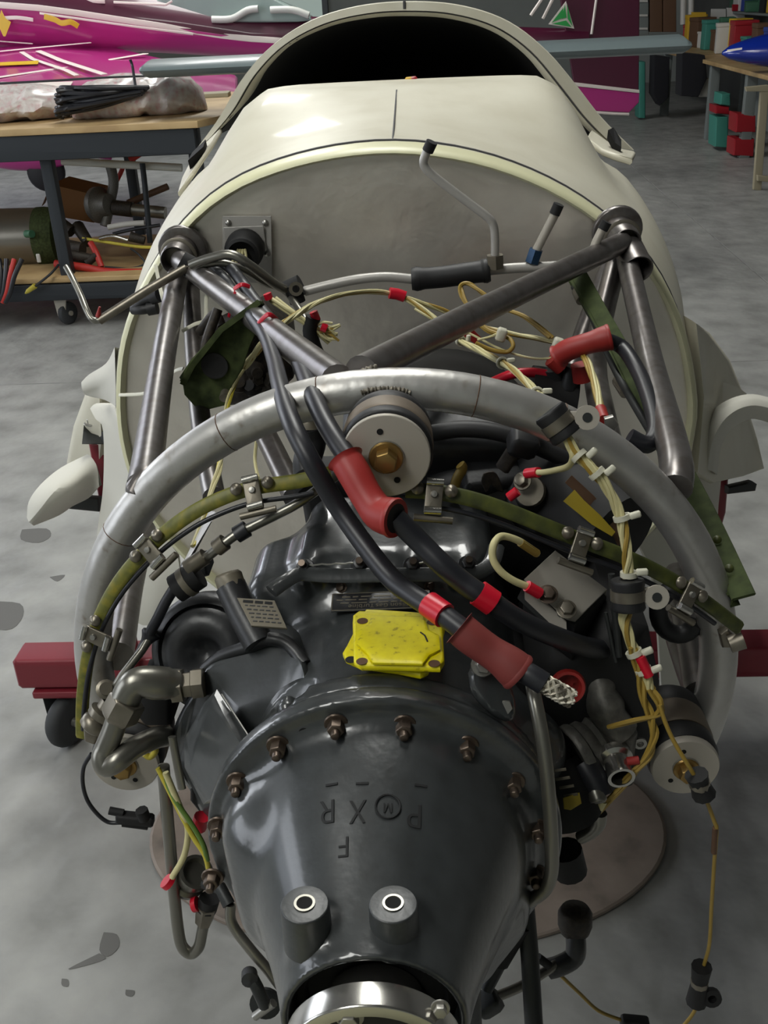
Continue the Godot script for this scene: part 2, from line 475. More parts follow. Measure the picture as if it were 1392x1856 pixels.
# ---------- the hall ----------
func hall() -> void:
	var f := Node3D.new(); f.name = "floor"; f.set_meta("kind", "structure"); add_child(f)
	var zs := [6.0, -3.21, -9.2, -15.2, -18.2]
	var xs := [-7.2, 2.0, 7.2]
	for i in 4:
		for j in 2:
			part(f, "slab", Geo.new().box(fr(Vector3((xs[j] + xs[j + 1]) / 2, -.1, (zs[i] + zs[i + 1]) / 2)), Vector3(xs[j + 1] - xs[j] - .006, .2, zs[i] - zs[i + 1] - .008), .003), "concrete")
	part(f, "joint_filler", Geo.new().box(fr(Vector3(0, -.15, -6.1)), Vector3(14.4, .24, 24.4)), "joint")
	struct("ceiling", Geo.new().box(fr(Vector3(0, 5.0, -6.1)), Vector3(14.8, .3, 24.8)), "ceiling_paint")
	struct("wall_back", Geo.new().box(fr(Vector3(0, 2.4, -18.35)), Vector3(14.8, 5.2, .3)), "wall_paint")
	struct("wall_front", Geo.new().box(fr(Vector3(0, 2.4, 6.15)), Vector3(14.8, 5.2, .3)), "wall_paint")
	struct("wall_right", Geo.new().box(fr(Vector3(4.65, 2.4, -6.1)), Vector3(.3, 5.2, 24.8)), "wall_dull")
	struct("wall_left", Geo.new().box(fr(Vector3(-5.95, 2.4, -6.1)), Vector3(.3, 5.2, 24.8)), "wall_paint")
	for q in [["188,1690 212,1694 216,1716 196,1734 180,1722", .0008], ["180,1728 192,1738 150,1752 124,1756", .0008], ["112,1774 124,1776 124,1788 112,1786", .0008], ["228,1794 244,1796 240,1806 228,1804", .0008], ["-10,1090 36,1094 42,1116 22,1140 -10,1136", .0008], ["40,960 84,958 92,972 70,984 38,978", .0008], ["90,1046 118,1042 104,1054", .0008]]:
		var sp := []
		for w in q[0].split(" "):
			var xy: PackedStringArray = w.split(",")
			sp.append(PY(float(xy[0]), float(xy[1]), .0002))
		part(f, "oil_spot", Geo.new().slab(sm(sp + [sp[0]], 3).slice(0, -1), Vector3(0, q[1], 0), .0004), "spot")
	var n := 1
	for z in [1.2, -3.6, -8.4]:
		window_unit(n, fr(Vector3(-5.74, 2.05, z), 0, 90, 0), Vector2(3.3, 2.5)); n += 1
	window_unit(n, fr(Vector3(-3.4, 1.9, -18.14)), Vector2(3.4, 1.5), "window_dim")
	for q in [[-.2, -1.9, "above the fuselage"], [-2.0, 2.8, "above the engine's near end"], [-1.8, -8.2, "towards the back wall"]]:
		var l := thing("roof_lamp", "long glowing panel lamp under the hall ceiling, %s" % q[2], "lamp", Vector3(q[0], 4.8, q[1]))
		part(l, "housing", Geo.new().box(fr(Vector3(q[0], 4.81, q[1])), Vector3(1.1, .08, 3.1), .01), "frame_grey")
		part(l, "diffuser", Geo.new().box(fr(Vector3(q[0], 4.76, q[1])), Vector3(1.0, .03, 3.0), .004), "roof_glow")

func window_unit(n: int, t: Transform3D, s: Vector2, lit := "window_light") -> void:
	var w := Node3D.new(); w.name = "window_%d" % n; w.set_meta("kind", "structure"); w.transform = t; add_child(w)
	var g := Geo.new()
	for q in [-1, 1]:
		g.box(fr(Vector3(q * s.x / 2, 0, 0)), Vector3(.1, s.y + .1, .12), .006)
		g.box(fr(Vector3(0, q * s.y / 2, 0)), Vector3(s.x, .1, .12), .006)
	var fm := MeshInstance3D.new(); fm.name = "window_frame"; fm.mesh = g.mesh(); fm.material_override = M["frame_grey"]; w.add_child(fm)
	for i in 3:
		for j in 2:
			var pn := MeshInstance3D.new(); pn.name = "pane"; pn.mesh = Geo.new().box(fr(Vector3((i - 1) * s.x / 3, (j - .5) * s.y / 2, -.02)), Vector3(s.x / 3 - .05, s.y / 2 - .05, .02), .002).mesh(); pn.material_override = M[lit]
			w.add_child(pn, true)

# ---------- the cream fuselage ----------
func ring_resample(p: Array, n: int) -> Array:
	var L := [0.0]
	for i in range(1, p.size()): L.append(L[i - 1] + p[i].distance_to(p[i - 1]))
	var o := []; var j := 0
	for k in n:
		var s: float = L[-1] * k / (n - 1)
		while j < L.size() - 2 and L[j + 1] < s: j += 1
		o.append(p[j].lerp(p[j + 1], clampf((s - L[j]) / maxf(1e-6, L[j + 1] - L[j]), 0, 1)))
	return o

func fuselage() -> void:
	var o := thing("fuselage", "cream aircraft fuselage with bare metal firewall and open black cockpit, on the red dolly", "aircraft", Vector3(0, .45, -.6))
	# firewall outline, clockwise from bottom centre over the left side
	var half := pp("700,1145 560,1130 420,1080 330,1005 262,920 224,820 213,720 224,610 268,500 338,402 430,332 560,286 706,268 850,284 980,328 1090,394 1180,480 1236,590 1261,720 1254,800 1235,875 1190,950 1100,1030 990,1090 840,1132", 0.0)
	half.append(half[0])
	var fw := ring_resample(sm(half, 6), 97); fw.pop_back()
	var c := Vector3(0, 1.1, 0)
	var face := []
	for p in fw: face.append(c + (p - c) * .975 + Vector3(0, 0, -.004))
	part(o, "firewall", Geo.new().slab(face, Vector3(0, 0, -.012), .001), "firewall_metal")
	# rim: a rounded lip around the firewall
	var rows := []
	for q in [[.972, -.012], [.974, .004], [.984, .011], [.998, .008], [1.008, -.004], [1.012, -.03], [1.012, -.04]]:
		var r := []
		for p in fw: r.append(c + (p - c) * q[0] + Vector3(0, 0, q[1]))
		rows.append(r)
	part(o, "cowl_rim", Geo.new().loft(rows, true, false), "cream_edge")
	# skin from the joint line back to the cockpit: one open grid, its crown grows into the raised coaming
	rows = []
	for i in 21:
		var u := i / 20.0
		var z := lerpf(-.036, -.66, u)
		var r := []
		for p in fw:
			var d: Vector3 = p - c
			var k := 1.012 + .05 * u
			var q := c + Vector3(d.x * (1.012 + .19 * sin(u * 1.5)), d.y * k - .02 * u, z)
			if q.y > 1.1 and q.y < 1.42: q.y += .035 * u * smoothstep(.3, .45, absf(q.x))
			# shoulders pull in under the raised deck, the deck itself swells
			if q.y > 1.15:
				var top := clampf((q.y - 1.15) / .3, 0, 1)
				var hump := smoothstep(.26, .8, u)
				var w := absf(q.x)
				var crest := 1.475 - .9 * pow(maxf(0, w - .2), 2.0)
				var inside := 1.0 - smoothstep(.26, .39, w)
				q.y += hump * inside * (crest - q.y) * .96
				q.y += hump * (1.0 - inside) * -.01 * top
			r.append(q)
		rows.append(r)
	# the coaming turns down behind its crest
	var lip := []
	for p in rows[20]: lip.append(p + Vector3(0, -.012 if p.y > 1.2 else 0.0, -.025))
	rows.append(lip)
	part(o, "cowl_skin", Geo.new().loft(rows, true, false), "cream", .3)
	# hull behind the sill, both sides and belly
	rows = []
	for i in 12:
		var u := i / 11.0
		var z := lerpf(-.67, -4.3, u)
		var r := []
		for p in fw:
			var d: Vector3 = p - c
			var k := lerpf(1.06, .16, pow(u, 1.15))
			var q := Vector3(d.x * (k + .135 * (1 - u)), c.y + (d.y * k) - .02, z)
			q.y = minf(q.y, lerpf(1.315, 1.37, minf(u * 4.0, 1.0)) if u < .28 else 1.42)
			r.append(q)
		rows.append(r)
	part(o, "hull", Geo.new().loft(rows, true, true), "cream", .3)
	# centre pencil line on the deck and its top mark
	var ln := []
	for q in [[-.0, .002], [-.06, .004], [-.2, .0045], [-.36, .005], [-.5, .006], [-.62, .006]]:
		pass
	# canopy frame: hoop, outer and inner outline at its own station
	var za := -.98
	var outer := ring_resample(sm(pp("352,275 396,214 436,146 486,88 556,40 640,12 733,2 830,8 918,36 988,88 1042,150 1092,214 1150,272", za), 6), 60)
	var inner := ring_resample(sm(pp("402,232 440,190 478,130 530,80 598,48 668,33 735,29 815,34 890,56 950,98 1000,158 1046,216 1092,262", za), 6), 60)
	rows = []
	for i in 60:
		var a: Vector3 = outer[i]; var b: Vector3 = inner[i]
		var m := a.lerp(b, .62)
		rows.append([a + Vector3(0, -.004, -.10), a + Vector3(0, 0, -.01), a.lerp(b, .06) + Vector3(0, 0, .012), m + Vector3(0, 0, .016), m.lerp(b, .08) + Vector3(0, 0, .004), m.lerp(b, .2) + Vector3(0, 0, .002), m.lerp(b, .3) + Vector3(0, 0, .012), b + Vector3(0, 0, 0), b + Vector3(0, .004, -.10)])
	var fr_m := part(o, "canopy_frame", Geo.new().loft(rows, true, true), "cream", .5)
	# weather seal in the groove of the hoop
	var seal := []
	for i in range(3, 57): seal.append(outer[i].lerp(inner[i], .68) + Vector3(0, 0, .006))
	part(fr_m, "seal", Geo.new().tube(seal, .0042, 6), "pencil")
	part(fr_m, "latch_mark", Geo.new().box(fr(P(733, 9, za + .014)), Vector3(.006, .016, .006), .001), "pencil")
	# black lining that closes the cockpit behind the hoop
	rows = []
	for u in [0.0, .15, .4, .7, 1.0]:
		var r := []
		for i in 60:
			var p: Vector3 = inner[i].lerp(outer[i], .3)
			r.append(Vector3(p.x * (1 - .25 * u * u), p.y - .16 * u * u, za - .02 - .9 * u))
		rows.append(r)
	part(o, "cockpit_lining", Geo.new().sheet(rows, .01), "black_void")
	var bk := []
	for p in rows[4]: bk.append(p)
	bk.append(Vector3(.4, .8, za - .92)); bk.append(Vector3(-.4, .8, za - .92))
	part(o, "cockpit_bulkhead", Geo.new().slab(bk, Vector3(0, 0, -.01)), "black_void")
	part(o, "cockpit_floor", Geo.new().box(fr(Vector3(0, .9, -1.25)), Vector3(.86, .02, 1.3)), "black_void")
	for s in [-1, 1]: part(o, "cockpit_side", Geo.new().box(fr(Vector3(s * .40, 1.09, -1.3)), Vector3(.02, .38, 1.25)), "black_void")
	# canopy sills running forward from the hoop, with a dark slot each
	for s in [["352,275,-.98 330,318,-.78 322,345,-.64 350,312,-.66 386,258,-.8 402,232,-.98", "344,300,-.74 352,284,-.82 376,262,-.82 372,276,-.76"], ["1092,262,-.98 1070,236,-.96 1062,250,-.82 1090,270,-.76 1116,280,-.73 1146,286,-.71 1152,274,-.9", "1100,245,-.80 1110,240,-.82 1124,262,-.80 1124,276,-.76 1112,268,-.78"]]:
		var q := part(o, "canopy_sill", Geo.new().slab(pp(s[0]), Vector3(0, -.014, .0), .004), "cream")
		part(q, "sill_slot", Geo.new().slab(pp(s[1]).map(func(p): return p + Vector3(0, .012, .012)), Vector3(0, -.02, -.01), .001), "black_void")
	# deck centre line
	var dl := []
	for py in [279, 262, 240, 215, 190, 165]:
		var px := lerpf(710, 719, (279 - py) / 114.0)
		var u: float = (279 - py) / 120.0
		dl.append(surface_hit(rows_skin(fw, c), px, py))
	part(o, "deck_line", Geo.new().tube(dl, .0016, 5), "pencil")
	# joint line pencilled just behind the rim
	var jl := []
	for i in range(30, 67): jl.append(c + (fw[i] - c) * 1.014 + Vector3(0, 0, -.045))
	part(o, "joint_line", Geo.new().tube(jl, .0022, 5), "pencil")
	var tg := thing("cap_tag", "tiny yellow and red capsule-shaped tag on the coaming before the dark cockpit", "tag", P(745, 146, -.66))
	part(tg, "yellow_half", Geo.new().tube(pp("735,148,-.66 737,147,-.66 746,146,-.66"), [.004, .0075, .0075], 12), "box_yellow")
	part(tg, "red_half", Geo.new().tube(pp("746,146,-.66 754,145,-.66 757,144,-.66"), [.0075, .0075, .004], 12), "bin_red")
	# tailplane of this aircraft, far behind the hoop
	var tz := -4.2
	rows = []
	for i in 9:
		var x := lerpf(-1.42, 1.345, i / 8.0)
		var y := lerpf(1.327, 1.322, i / 8.0)
		var tp := 1.0 if i > 0 and i < 8 else .5
		if i == 1: x = -1.39
		if i == 7: x = 1.315
		var r := []
		for k in 14:
			var a := TAU * k / 14
			r.append(Vector3(x + (0.0 if tp == 1.0 else 0.0), y + signf(sin(a)) * pow(absf(sin(a)), .6) * .046 * tp * (1.0 if cos(a) > -.2 else .6), tz - .16 + cos(a) * .26 * (tp * .2 + .8)))
		rows.append(r)
	part(o, "tailplane", Geo.new().loft(rows), "tail_blue")
	# wing roots
	for s in ["152,714,-.47 188,704,-.42 194,800,-.42 184,858,-.45 124,874,-.5 118,840,-.5 130,775,-.49", "1256,582,-.08 1290,606,-.2 1326,655,-.35 1352,720,-.45 1376,800,-.5 1388,852,-.5 1350,866,-.4 1290,880,-.16 1254,860,-.06 1262,720,-.05"]:
		part(o, "wing_root", Geo.new().slab(pp(s), Vector3(0, -.05, -.35), .012), "cream")

func rows_skin(fw: Array, c: Vector3) -> Array:
	return [fw, c]
func surface_hit(_r: Array, px: float, py: float) -> Vector3:
	# crown line of the deck, z from where the deck's height meets the line of sight
	var z := -.03
	for k in 60:
		var p := P(px, py, z)
		var u := clampf((-.036 - z) / .624, 0, 1)
		var base := 1.1 + .333 * (1.012 + .05 * u) - .02 * u
		base += smoothstep(.26, .8, u) * (1.475 - base) * .96
		if p.y <= base: break
		z -= .011
	return P(px, py, z) + Vector3(0, .0012, .0)

# ---------- dolly and padding ----------
func dolly() -> void:
	var o := thing("dolly", "red steel fuselage dolly with swivel wheels and padded cradle arms under the cream aircraft", "dolly", Vector3(0, 0, -.5))
	var yb := .21
	var bl := PY(20, 1235, yb).x
	part(o, "cross_beam", Geo.new().box(fr(Vector3(0, yb, -.53)), Vector3(-bl * 2, .085, .085), .008), "cart_red")
	part(o, "spine_beam", Geo.new().box(fr(Vector3(0, yb, -1.2)), Vector3(.08, .08, 1.3), .006), "cart_red")
	for s in [-1, 1]:
		var x: float = s * (-bl - .1)
		var t := part(o, "caster", Geo.new().box(fr(Vector3(x, .155, -.53)), Vector3(.13, .02, .1), .003), "cart_red")
		var w := Geo.new().lathe(xf(Vector3(x, .068, -.50), Vector3(1, 0, .45)).translated_local(Vector3(0, -.02, 0)), [Vector2(0, 0), Vector2(.05, 0), Vector2(.062, .004), Vector2(.068, .014), Vector2(.068, .026), Vector2(.062, .036), Vector2(.05, .04), Vector2(0, .04)], 28)
		part(t, "wheel", w, "tyre")
		var fk := Geo.new()
		for q in [-1, 1]: fk.slab([Vector3(x + q * .026 - .02, .145, -.50), Vector3(x + q * .026 + .02, .145, -.53), Vector3(x + q * .026 + .014, .05, -.52), Vector3(x + q * .026 - .012, .05, -.49)], Vector3(.004 * q, 0, .002), .001)
		part(t, "fork", fk, "cart_steel")
		part(t, "hub", Geo.new().lathe(xf(Vector3(x, .068, -.50), Vector3(1, 0, .45)).translated_local(Vector3(0, -.03, 0)), [Vector2(0, 0), Vector2(.012, 0), Vector2(.012, .06), Vector2(0, .06)], 12), "zinc")
	# uprights with cradle arms
	for q in [["148,806,-.40 190,806,-.40 190,784,-.40 184,760,-.55 166,752,-.58 152,770,-.46", "160,806,-.44 188,806,-.44 196,905,-.44 186,1010,-.44 178,905,-.44", "104,900,-.40 112,896,-.40 178,902,-.40 178,928,-.40 116,922,-.40 104,912,-.40", 168.0, 772.0], ["1308,775,-.40 1336,775,-.40 1338,755,-.44 1330,748,-.5 1310,755,-.46", "1308,778,-.44 1328,778,-.44 1316,930,-.44 1296,1000,-.44 1294,930,-.44", "1320,882,-.40 1364,872,-.40 1373,878,-.40 1370,890,-.40 1320,896,-.40", 1322.0, 762.0]]:
		var u := part(o, "upright", Geo.new().slab(pp(q[1]), Vector3(0, 0, -.05), .004), "cart_red")
		part(u, "head_bracket", Geo.new().slab(pp(q[0]), Vector3(0, -.004, -.05), .003), "cart_steel")
		part(u, "bracket_bolt", hexbolt(xf(P(q[3], q[4], -.46) + Vector3(0, .006, 0)), .012, .012), "zinc")
		part(o, "side_arm", Geo.new().slab(pp(q[2]), Vector3(0, -.01, -.03), .004), "cart_steel")
		var foot: Vector3 = P(190 if q[3] < 600 else 1300, 1000, -.46)
		part(o, "leg", Geo.new().box(fr(Vector3(foot.x, (foot.y + yb) / 2, -.48)), Vector3(.045, foot.y - yb + .02, .045), .004), "cart_red")
	# cloth padding
	var cl := thing("padding_cloth", "white padding cloth draped in flared folds over the left cradle arm", "cloth", P(180, 900, -.35))
	part(cl, "hanging_fold", cloth(["166,742,-.42 176,760,-.38 190,780,-.35 190,880,-.33 180,960,-.32 178,1010,-.3", "176,734,-.42 196,742,-.36 216,800,-.28 232,880,-.24 236,930,-.2 226,990,-.18", "206,734,-.4 212,744,-.3 224,800,-.22 238,860,-.18 244,900,-.14 236,960,-.12"], .007), "cloth")
	part(cl, "flared_fold", cloth(["160,826,-.42 112,850,-.4 76,880,-.36 55,910,-.34 52,938,-.33", "166,830,-.40 132,868,-.34 100,892,-.31 76,920,-.30 55,946,-.31", "176,846,-.38 150,880,-.36 120,905,-.34 90,928,-.33 57,948,-.32", "182,880,-.38 160,900,-.4 130,915,-.39 105,932,-.36 60,950,-.33"], .007), "cloth")
	part(cl, "top_flap", cloth(["212,630,-.2 196,660,-.24 165,680,-.3 151,694,-.32", "213,660,-.16 200,680,-.2 172,694,-.27 152,704,-.31", "214,700,-.14 200,704,-.2 180,706,-.28 156,712,-.32", "214,738,-.14 206,730,-.2 190,722,-.28 168,716,-.32"], .008), "cloth")
	var cr := thing("padding_cloth", "thick white padding cloth looped over the right cradle arm", "cloth", P(1320, 850, -.35))
	part(cr, "hanging_fold", cloth(["1256,690,-.2 1262,760,-.16 1262,830,-.14 1256,900,-.12 1262,960,-.12", "1290,690,-.26 1284,740,-.22 1280,810,-.18 1276,880,-.18 1284,950,-.2", "1330,700,-.3 1314,740,-.28 1304,800,-.26 1298,870,-.26 1296,945,-.3", "1350,712,-.34 1322,760,-.32 1308,820,-.32 1302,880,-.32 1296,940,-.34"], .008), "cloth")
	part(cr, "arched_fold", cloth(["1262,845,-.17 1272,790,-.18 1294,750,-.2 1326,728,-.22 1362,720,-.25 1400,728,-.28", "1280,850,-.13 1288,800,-.14 1306,764,-.16 1332,742,-.18 1364,734,-.21 1402,742,-.24", "1294,860,-.17 1300,812,-.18 1316,780,-.2 1338,762,-.22 1366,754,-.25 1404,764,-.28"], .012), "cloth")
	part(cr, "lower_fold", cloth(["1150,975,-.12 1180,1040,-.1 1190,1130,-.08 1200,1290,-.06", "1200,950,-.14 1225,1040,-.12 1240,1130,-.1 1256,1290,-.08", "1250,900,-.16 1268,1030,-.14 1280,1130,-.12 1290,1290,-.1"], .006), "cloth")
	part(cl, "lower_fold", cloth(["236,930,-.14 236,1000,-.13 240,1060,-.12 236,1120,-.1", "280,950,-.12 282,1010,-.11 280,1070,-.1 268,1132,-.1", "322,1000,-.1 326,1030,-.1 318,1068,-.1 300,1100,-.1"], .006), "cloth")

func cloth(rows: Array, t: float) -> Geo:
	var a := []
	for s in rows: a.append(sm(pp(s), 4))
	var cols := []
	for i in a[0].size():
		var c := []
		for r in a: c.append(r[i])
		cols.append(sm(c, 4))
	return Geo.new().sheet(cols, t)
func hexbolt(t: Transform3D, r: float, h: float) -> Geo:
	var g := Geo.new()
	g.lathe(t, [Vector2(0, 0), Vector2(r * 1.35, 0), Vector2(r * 1.45, h * .1), Vector2(r * 1.35, h * .22), Vector2(0, h * .22)], 20)
	g.lathe(t, [Vector2(0, h * .2), Vector2(r, h * .2), Vector2(r, h * .88), Vector2(r * .85, h), Vector2(0, h)], 6)
	return g

# ---------- engine mount ----------
func engine_mount() -> void:
	var o := thing("engine_mount", "welded steel tube engine mount with a big silver ring bolted to the bare firewall", "engine mount", Vector3(0, .9, .35))
	var c := Vector3(.008, 1.05, .706)
	var ring := []
	for i in 73:
		var a := deg_to_rad(lerpf(-15, 195, i / 72.0))
		ring.append(c + Vector3(cos(a) * .291, sin(a) * .287, 0))
	part(o, "ring", Geo.new().tube(ring, .0172, 20), "ring_silver")
	for a in [62.0, 76.0, 101.0, 118.0, 146.0]:
		var sa := deg_to_rad(a)
		part(o, "weld_seam", Geo.new().lathe(xf(c + Vector3(cos(sa) * .291, sin(sa) * .287, 0), Vector3(-sin(sa), cos(sa), 0)), [Vector2(.0168, -.0009), Vector2(.0176, 0), Vector2(.0168, .0009)], 20), "box_brown")
	# weld bead and saddle above the top rubber mount
	part(o, "weld_bead", bead(pp("655,712,.722 668,708 684,706 700,705 716,706 732,708 744,712,.722"), .0022), "weld")
	part(o, "saddle", Geo.new().slab(pp("640,745,.716 652,722,.722 678,714,.724 722,714,.724 748,724,.722 762,748,.716 750,775,.716 650,775,.716"), Vector3(0, 0, -.03), .004), "tube_steel")
	for t in ["328,472,.05 470,582,.36 612,692,.69", "1128,440,.05 900,550,.36 655,676,.69", "322,500,.05 294,660,.34 266,850,.67 258,888,.70", "1136,470,.05 1178,650,.34 1222,820,.64 1224,885,.70", "346,520,.03 352,640,.2 365,770,.36 388,900,.5", "1118,470,.03 1080,640,.2 1094,760,.4 1130,900,.6", "1112,470,.03 1060,600,.06 1010,760,.12", "468,762,.42 500,826,.5 535,900,.58", "262,960,.3 236,1060,.52 214,1190,.7", "1226,1040,.4 1246,1130,.55 1268,1260,.7", "1200,1080,.3 1232,1180,.45 1262,1260,.62"]:
		var thin: bool = t.begins_with("346") or t.begins_with("468") or t.begins_with("1200")
		part(o, "strut", Geo.new().tube(sm(pp(t), 6), .0125 if thin else .0148, 16), "tube_steel")
	part(o, "weld_bead", bead(pp("628,688,.70 650,676,.70 668,668,.70 684,664,.70"), .002), "weld")
	# bushings on the firewall
	for b in [[Vector3(-.315, 1.306, 0), Vector3(-.05, -.12, 1)], [Vector3(.307, 1.31, 0), Vector3(.12, -.2, 1)]]:
		var t := xf(b[0], b[1])
		var u := part(o, "bushing", Geo.new().lathe(t, [Vector2(0, 0), Vector2(.034, 0), Vector2(.036, .002), Vector2(.036, .008), Vector2(.034, .010), Vector2(.024, .012), Vector2(.022, .05), Vector2(.0205, .052), Vector2(.018, .05), Vector2(.018, .02), Vector2(0, .02)], 28), "tube_steel")
		part(u, "weld_bead", Geo.new().lathe(t, [Vector2(.023, .028), Vector2(.027, .031), Vector2(.023, .034)], 24), "weld")
	var e := xf(P(1140, 452, .04), Vector3(.1, -.35, 1))
	part(o, "open_tube_end", Geo.new().lathe(e, [Vector2(.0, .0), Vector2(.0205, 0), Vector2(.0215, .05), Vector2(.0205, .052), Vector2(.0175, .05), Vector2(.0175, .004), Vector2(0, .003)], 28), "tube_steel")
	part(o, "tube_bore", Geo.new().lathe(e, [Vector2(0, .005), Vector2(.0172, .005), Vector2(.0172, .03), Vector2(.0168, .03), Vector2(.0168, .006), Vector2(0, .006)], 20), "tube_bore")
	rubber_mount("top rubber mount disc with yellowish hex bolt, under the silver ring's crown", Vector3(.008, 1.322, .0), .79, P(700, 828, .79), .0335, .056)
	rubber_mount("right rubber mount disc with brass bolt, low on the ring beside hanging wires", Vector3.ZERO, .79, P(1243, 1392, .79), .0295, .085)
	rubber_mount("left rubber engine mount disc with a brass bolt, half behind the bent steel pipe", Vector3.ZERO, .775, P(226, 1386, .775), .031, .07)

func bead(p: Array, r: float) -> Geo:
	var q := sm(p, 6); var rr := []
	for i in q.size(): rr.append(r * (1.0 + .35 * sin(i * 2.4)))
	return Geo.new().tube(q, rr, 8)
func rubber_mount(label: String, _c: Vector3, _z: float, at: Vector3, r: float, l: float) -> void:
	var o := thing("vibration_mount", label, "rubber mount", at)
	var t := xf(at + Vector3(0, 0, -l), Vector3(0, .0, 1))
	part(o, "rear_cushion", Geo.new().lathe(t, [Vector2(0, 0), Vector2(r * .9, 0), Vector2(r * 1.02, l * .06), Vector2(r * 1.04, l * .2), Vector2(r * .98, l * .28), Vector2(0, l * .28)], 40), "rubber")
	part(o, "metal_cup", Geo.new().lathe(t, [Vector2(0, l * .27), Vector2(r * .99, l * .27), Vector2(r * 1.05, l * .31), Vector2(r * 1.07, l * .62), Vector2(r * 1.03, l * .66), Vector2(0, l * .66)], 44), "cup_tan")
	part(o, "front_cushion", Geo.new().lathe(t, [Vector2(0, l * .65), Vector2(r * .98, l * .65), Vector2(r * 1.05, l * .7), Vector2(r * 1.06, l * .85), Vector2(r * 1.0, l * .9), Vector2(0, l * .9)], 44), "rubber")
	var pl := part(o, "front_plate", Geo.new().lathe(t, [Vector2(0, l * .89), Vector2(r * .97, l * .89), Vector2(r, l * .93), Vector2(r, l * .98), Vector2(r * .97, l), Vector2(0, l)], 48), "disc_grey")
	for a in [1.75, -1.2, 4.0]:
		part(pl, "pin_hole", Geo.new().lathe(xf(at + Vector3(cos(a) * r * .62, sin(a) * r * .62, -.0006), Vector3(0, 0, 1)), [Vector2(0, 0), Vector2(r * .075, 0), Vector2(r * .075, .001), Vector2(0, .001)], 14), "tube_bore")
	part(o, "washer", Geo.new().lathe(xf(at, Vector3(0, 0, 1)), [Vector2(0, 0), Vector2(r * .4, 0), Vector2(r * .4, .002), Vector2(0, .002)], 28), "zinc")
	part(o, "bolt_head", hexbolt(xf(at + Vector3(0, 0, .001), Vector3(0, 0, 1), .3), r * .27, .012), "brass")

# ---------- the turbine engine ----------
func smin(a: float, b: float, k: float) -> float:
	var h := maxf(k - absf(a - b), 0.0) / k
	return minf(a, b) - h * h * k * .25
func dcap(p: Vector3, a: Vector3, b: Vector3, r0: float, r1: float) -> float:
	var ab := b - a
	var t := clampf((p - a).dot(ab) / ab.length_squared(), 0, 1)
	return (p - a - ab * t).length() - lerpf(r0, r1, t)
func dbox(p: Vector3, c: Vector3, h: Vector3, r: float) -> float:
	var q := (p - c).abs() - h + Vector3(r, r, r)
	return Vector3(maxf(q.x, 0), maxf(q.y, 0), maxf(q.z, 0)).length() + minf(maxf(q.x, maxf(q.y, q.z)), 0) - r
func dcylz(p: Vector3, c: Vector3, r: float, z0: float, z1: float, e: float) -> float:
	var q := Vector2(Vector2(p.x - c.x, p.y - c.y).length() - r + e, absf(p.z - (z0 + z1) * .5) - (z1 - z0) * .5 + e)
	return Vector2(maxf(q.x, 0), maxf(q.y, 0)).length() + minf(maxf(q.x, q.y), 0) - e
var axis := Vector3(-.001, 1.055, 0)
func f_nose(p: Vector3) -> float:
	var rad := Vector2(p.x - axis.x, p.y - axis.y).length()
	var fl := dcylz(p, axis, .1335, .904, .921, .003)
	var u := clampf((p.z - .915) / .158, 0, 1)
	var R := lerpf(.1145, .0585, clampf(smoothstep(.0, 1.0, u) * .45 + .55 * pow(u, .95), 0, 1))
	var co := maxf((rad - R) * .88, maxf(p.z - 1.073, .91 - p.z))
	var d := smin(fl, co, .012)
	# the swelling low on the left flank and its crease
	d = smin(d, dcap(p, Vector3(-.082, 1.085, .94), Vector3(-.078, 1.03, .958), .034, .028), .016)
	d = smin(d, dcap(p, Vector3(.07, 1.0, .935), Vector3(.055, .985, .955), .036, .03), .02)
	for x in [-.041, .013]:
		var q := Vector2(Vector2(p.x - x, p.z - 1.049).length() - .0128, absf(p.y - 1.08) - .034)
		d = smin(d, Vector2(maxf(q.x, 0), maxf(q.y, 0)).length() + minf(maxf(q.x, q.y), 0), .006)
	# bolt seats around the rim
	d = -smin(-d, maxf(rad - .0525, 1.04 - p.z), .006)
	return d
func f_house(p: Vector3) -> float:
	var d := dcylz(p, axis, .116, .60, .905, .006)
	d = smin(d, dcylz(p, axis, .131, .884, .9035, .004), .012)
	d = smin(d, dbox(p, Vector3(.008, 1.14, .675), Vector3(.085, .06, .068), .022), .04)
	d = smin(d, dbox(p, Vector3(-.075, 1.15, .70), Vector3(.05, .03, .05), .025), .03)
	d = smin(d, dcap(p, Vector3(-.07, 1.09, .80), Vector3(-.125, 1.09, .785), .042, .03), .03)
	d = smin(d, dcap(p, Vector3(.08, 1.09, .84), Vector3(.11, 1.075, .84), .04, .034), .03)
	d = maxf(d, -dcap(p, Vector3(-.066, 1.178, .865), Vector3(-.095, 1.14, .885), .026, .03))
	for x in [-.065, -.022, .022, .068]:
		d = smin(d, dcap(p, Vector3(x, 1.188, .69), Vector3(x, 1.186, .748), .0105, .0105), .012)
	return d
func hit(f: Callable, px: float, py: float) -> Vector3:
	var dr := ray(px, py).normalized(); var t := .35
	for k in 120:
		var d: float = f.call(cam_at + dr * t)
		if d < .0003: break
		t += maxf(d * .7, .0003)
		if t > 1.6: break
	return cam_at + dr * t
func grad(f: Callable, p: Vector3) -> Vector3:
	var e := .002
	return Vector3(f.call(p + Vector3(e, 0, 0)) - f.call(p - Vector3(e, 0, 0)), f.call(p + Vector3(0, e, 0)) - f.call(p - Vector3(0, e, 0)), f.call(p + Vector3(0, 0, e)) - f.call(p - Vector3(0, 0, e))).normalized()
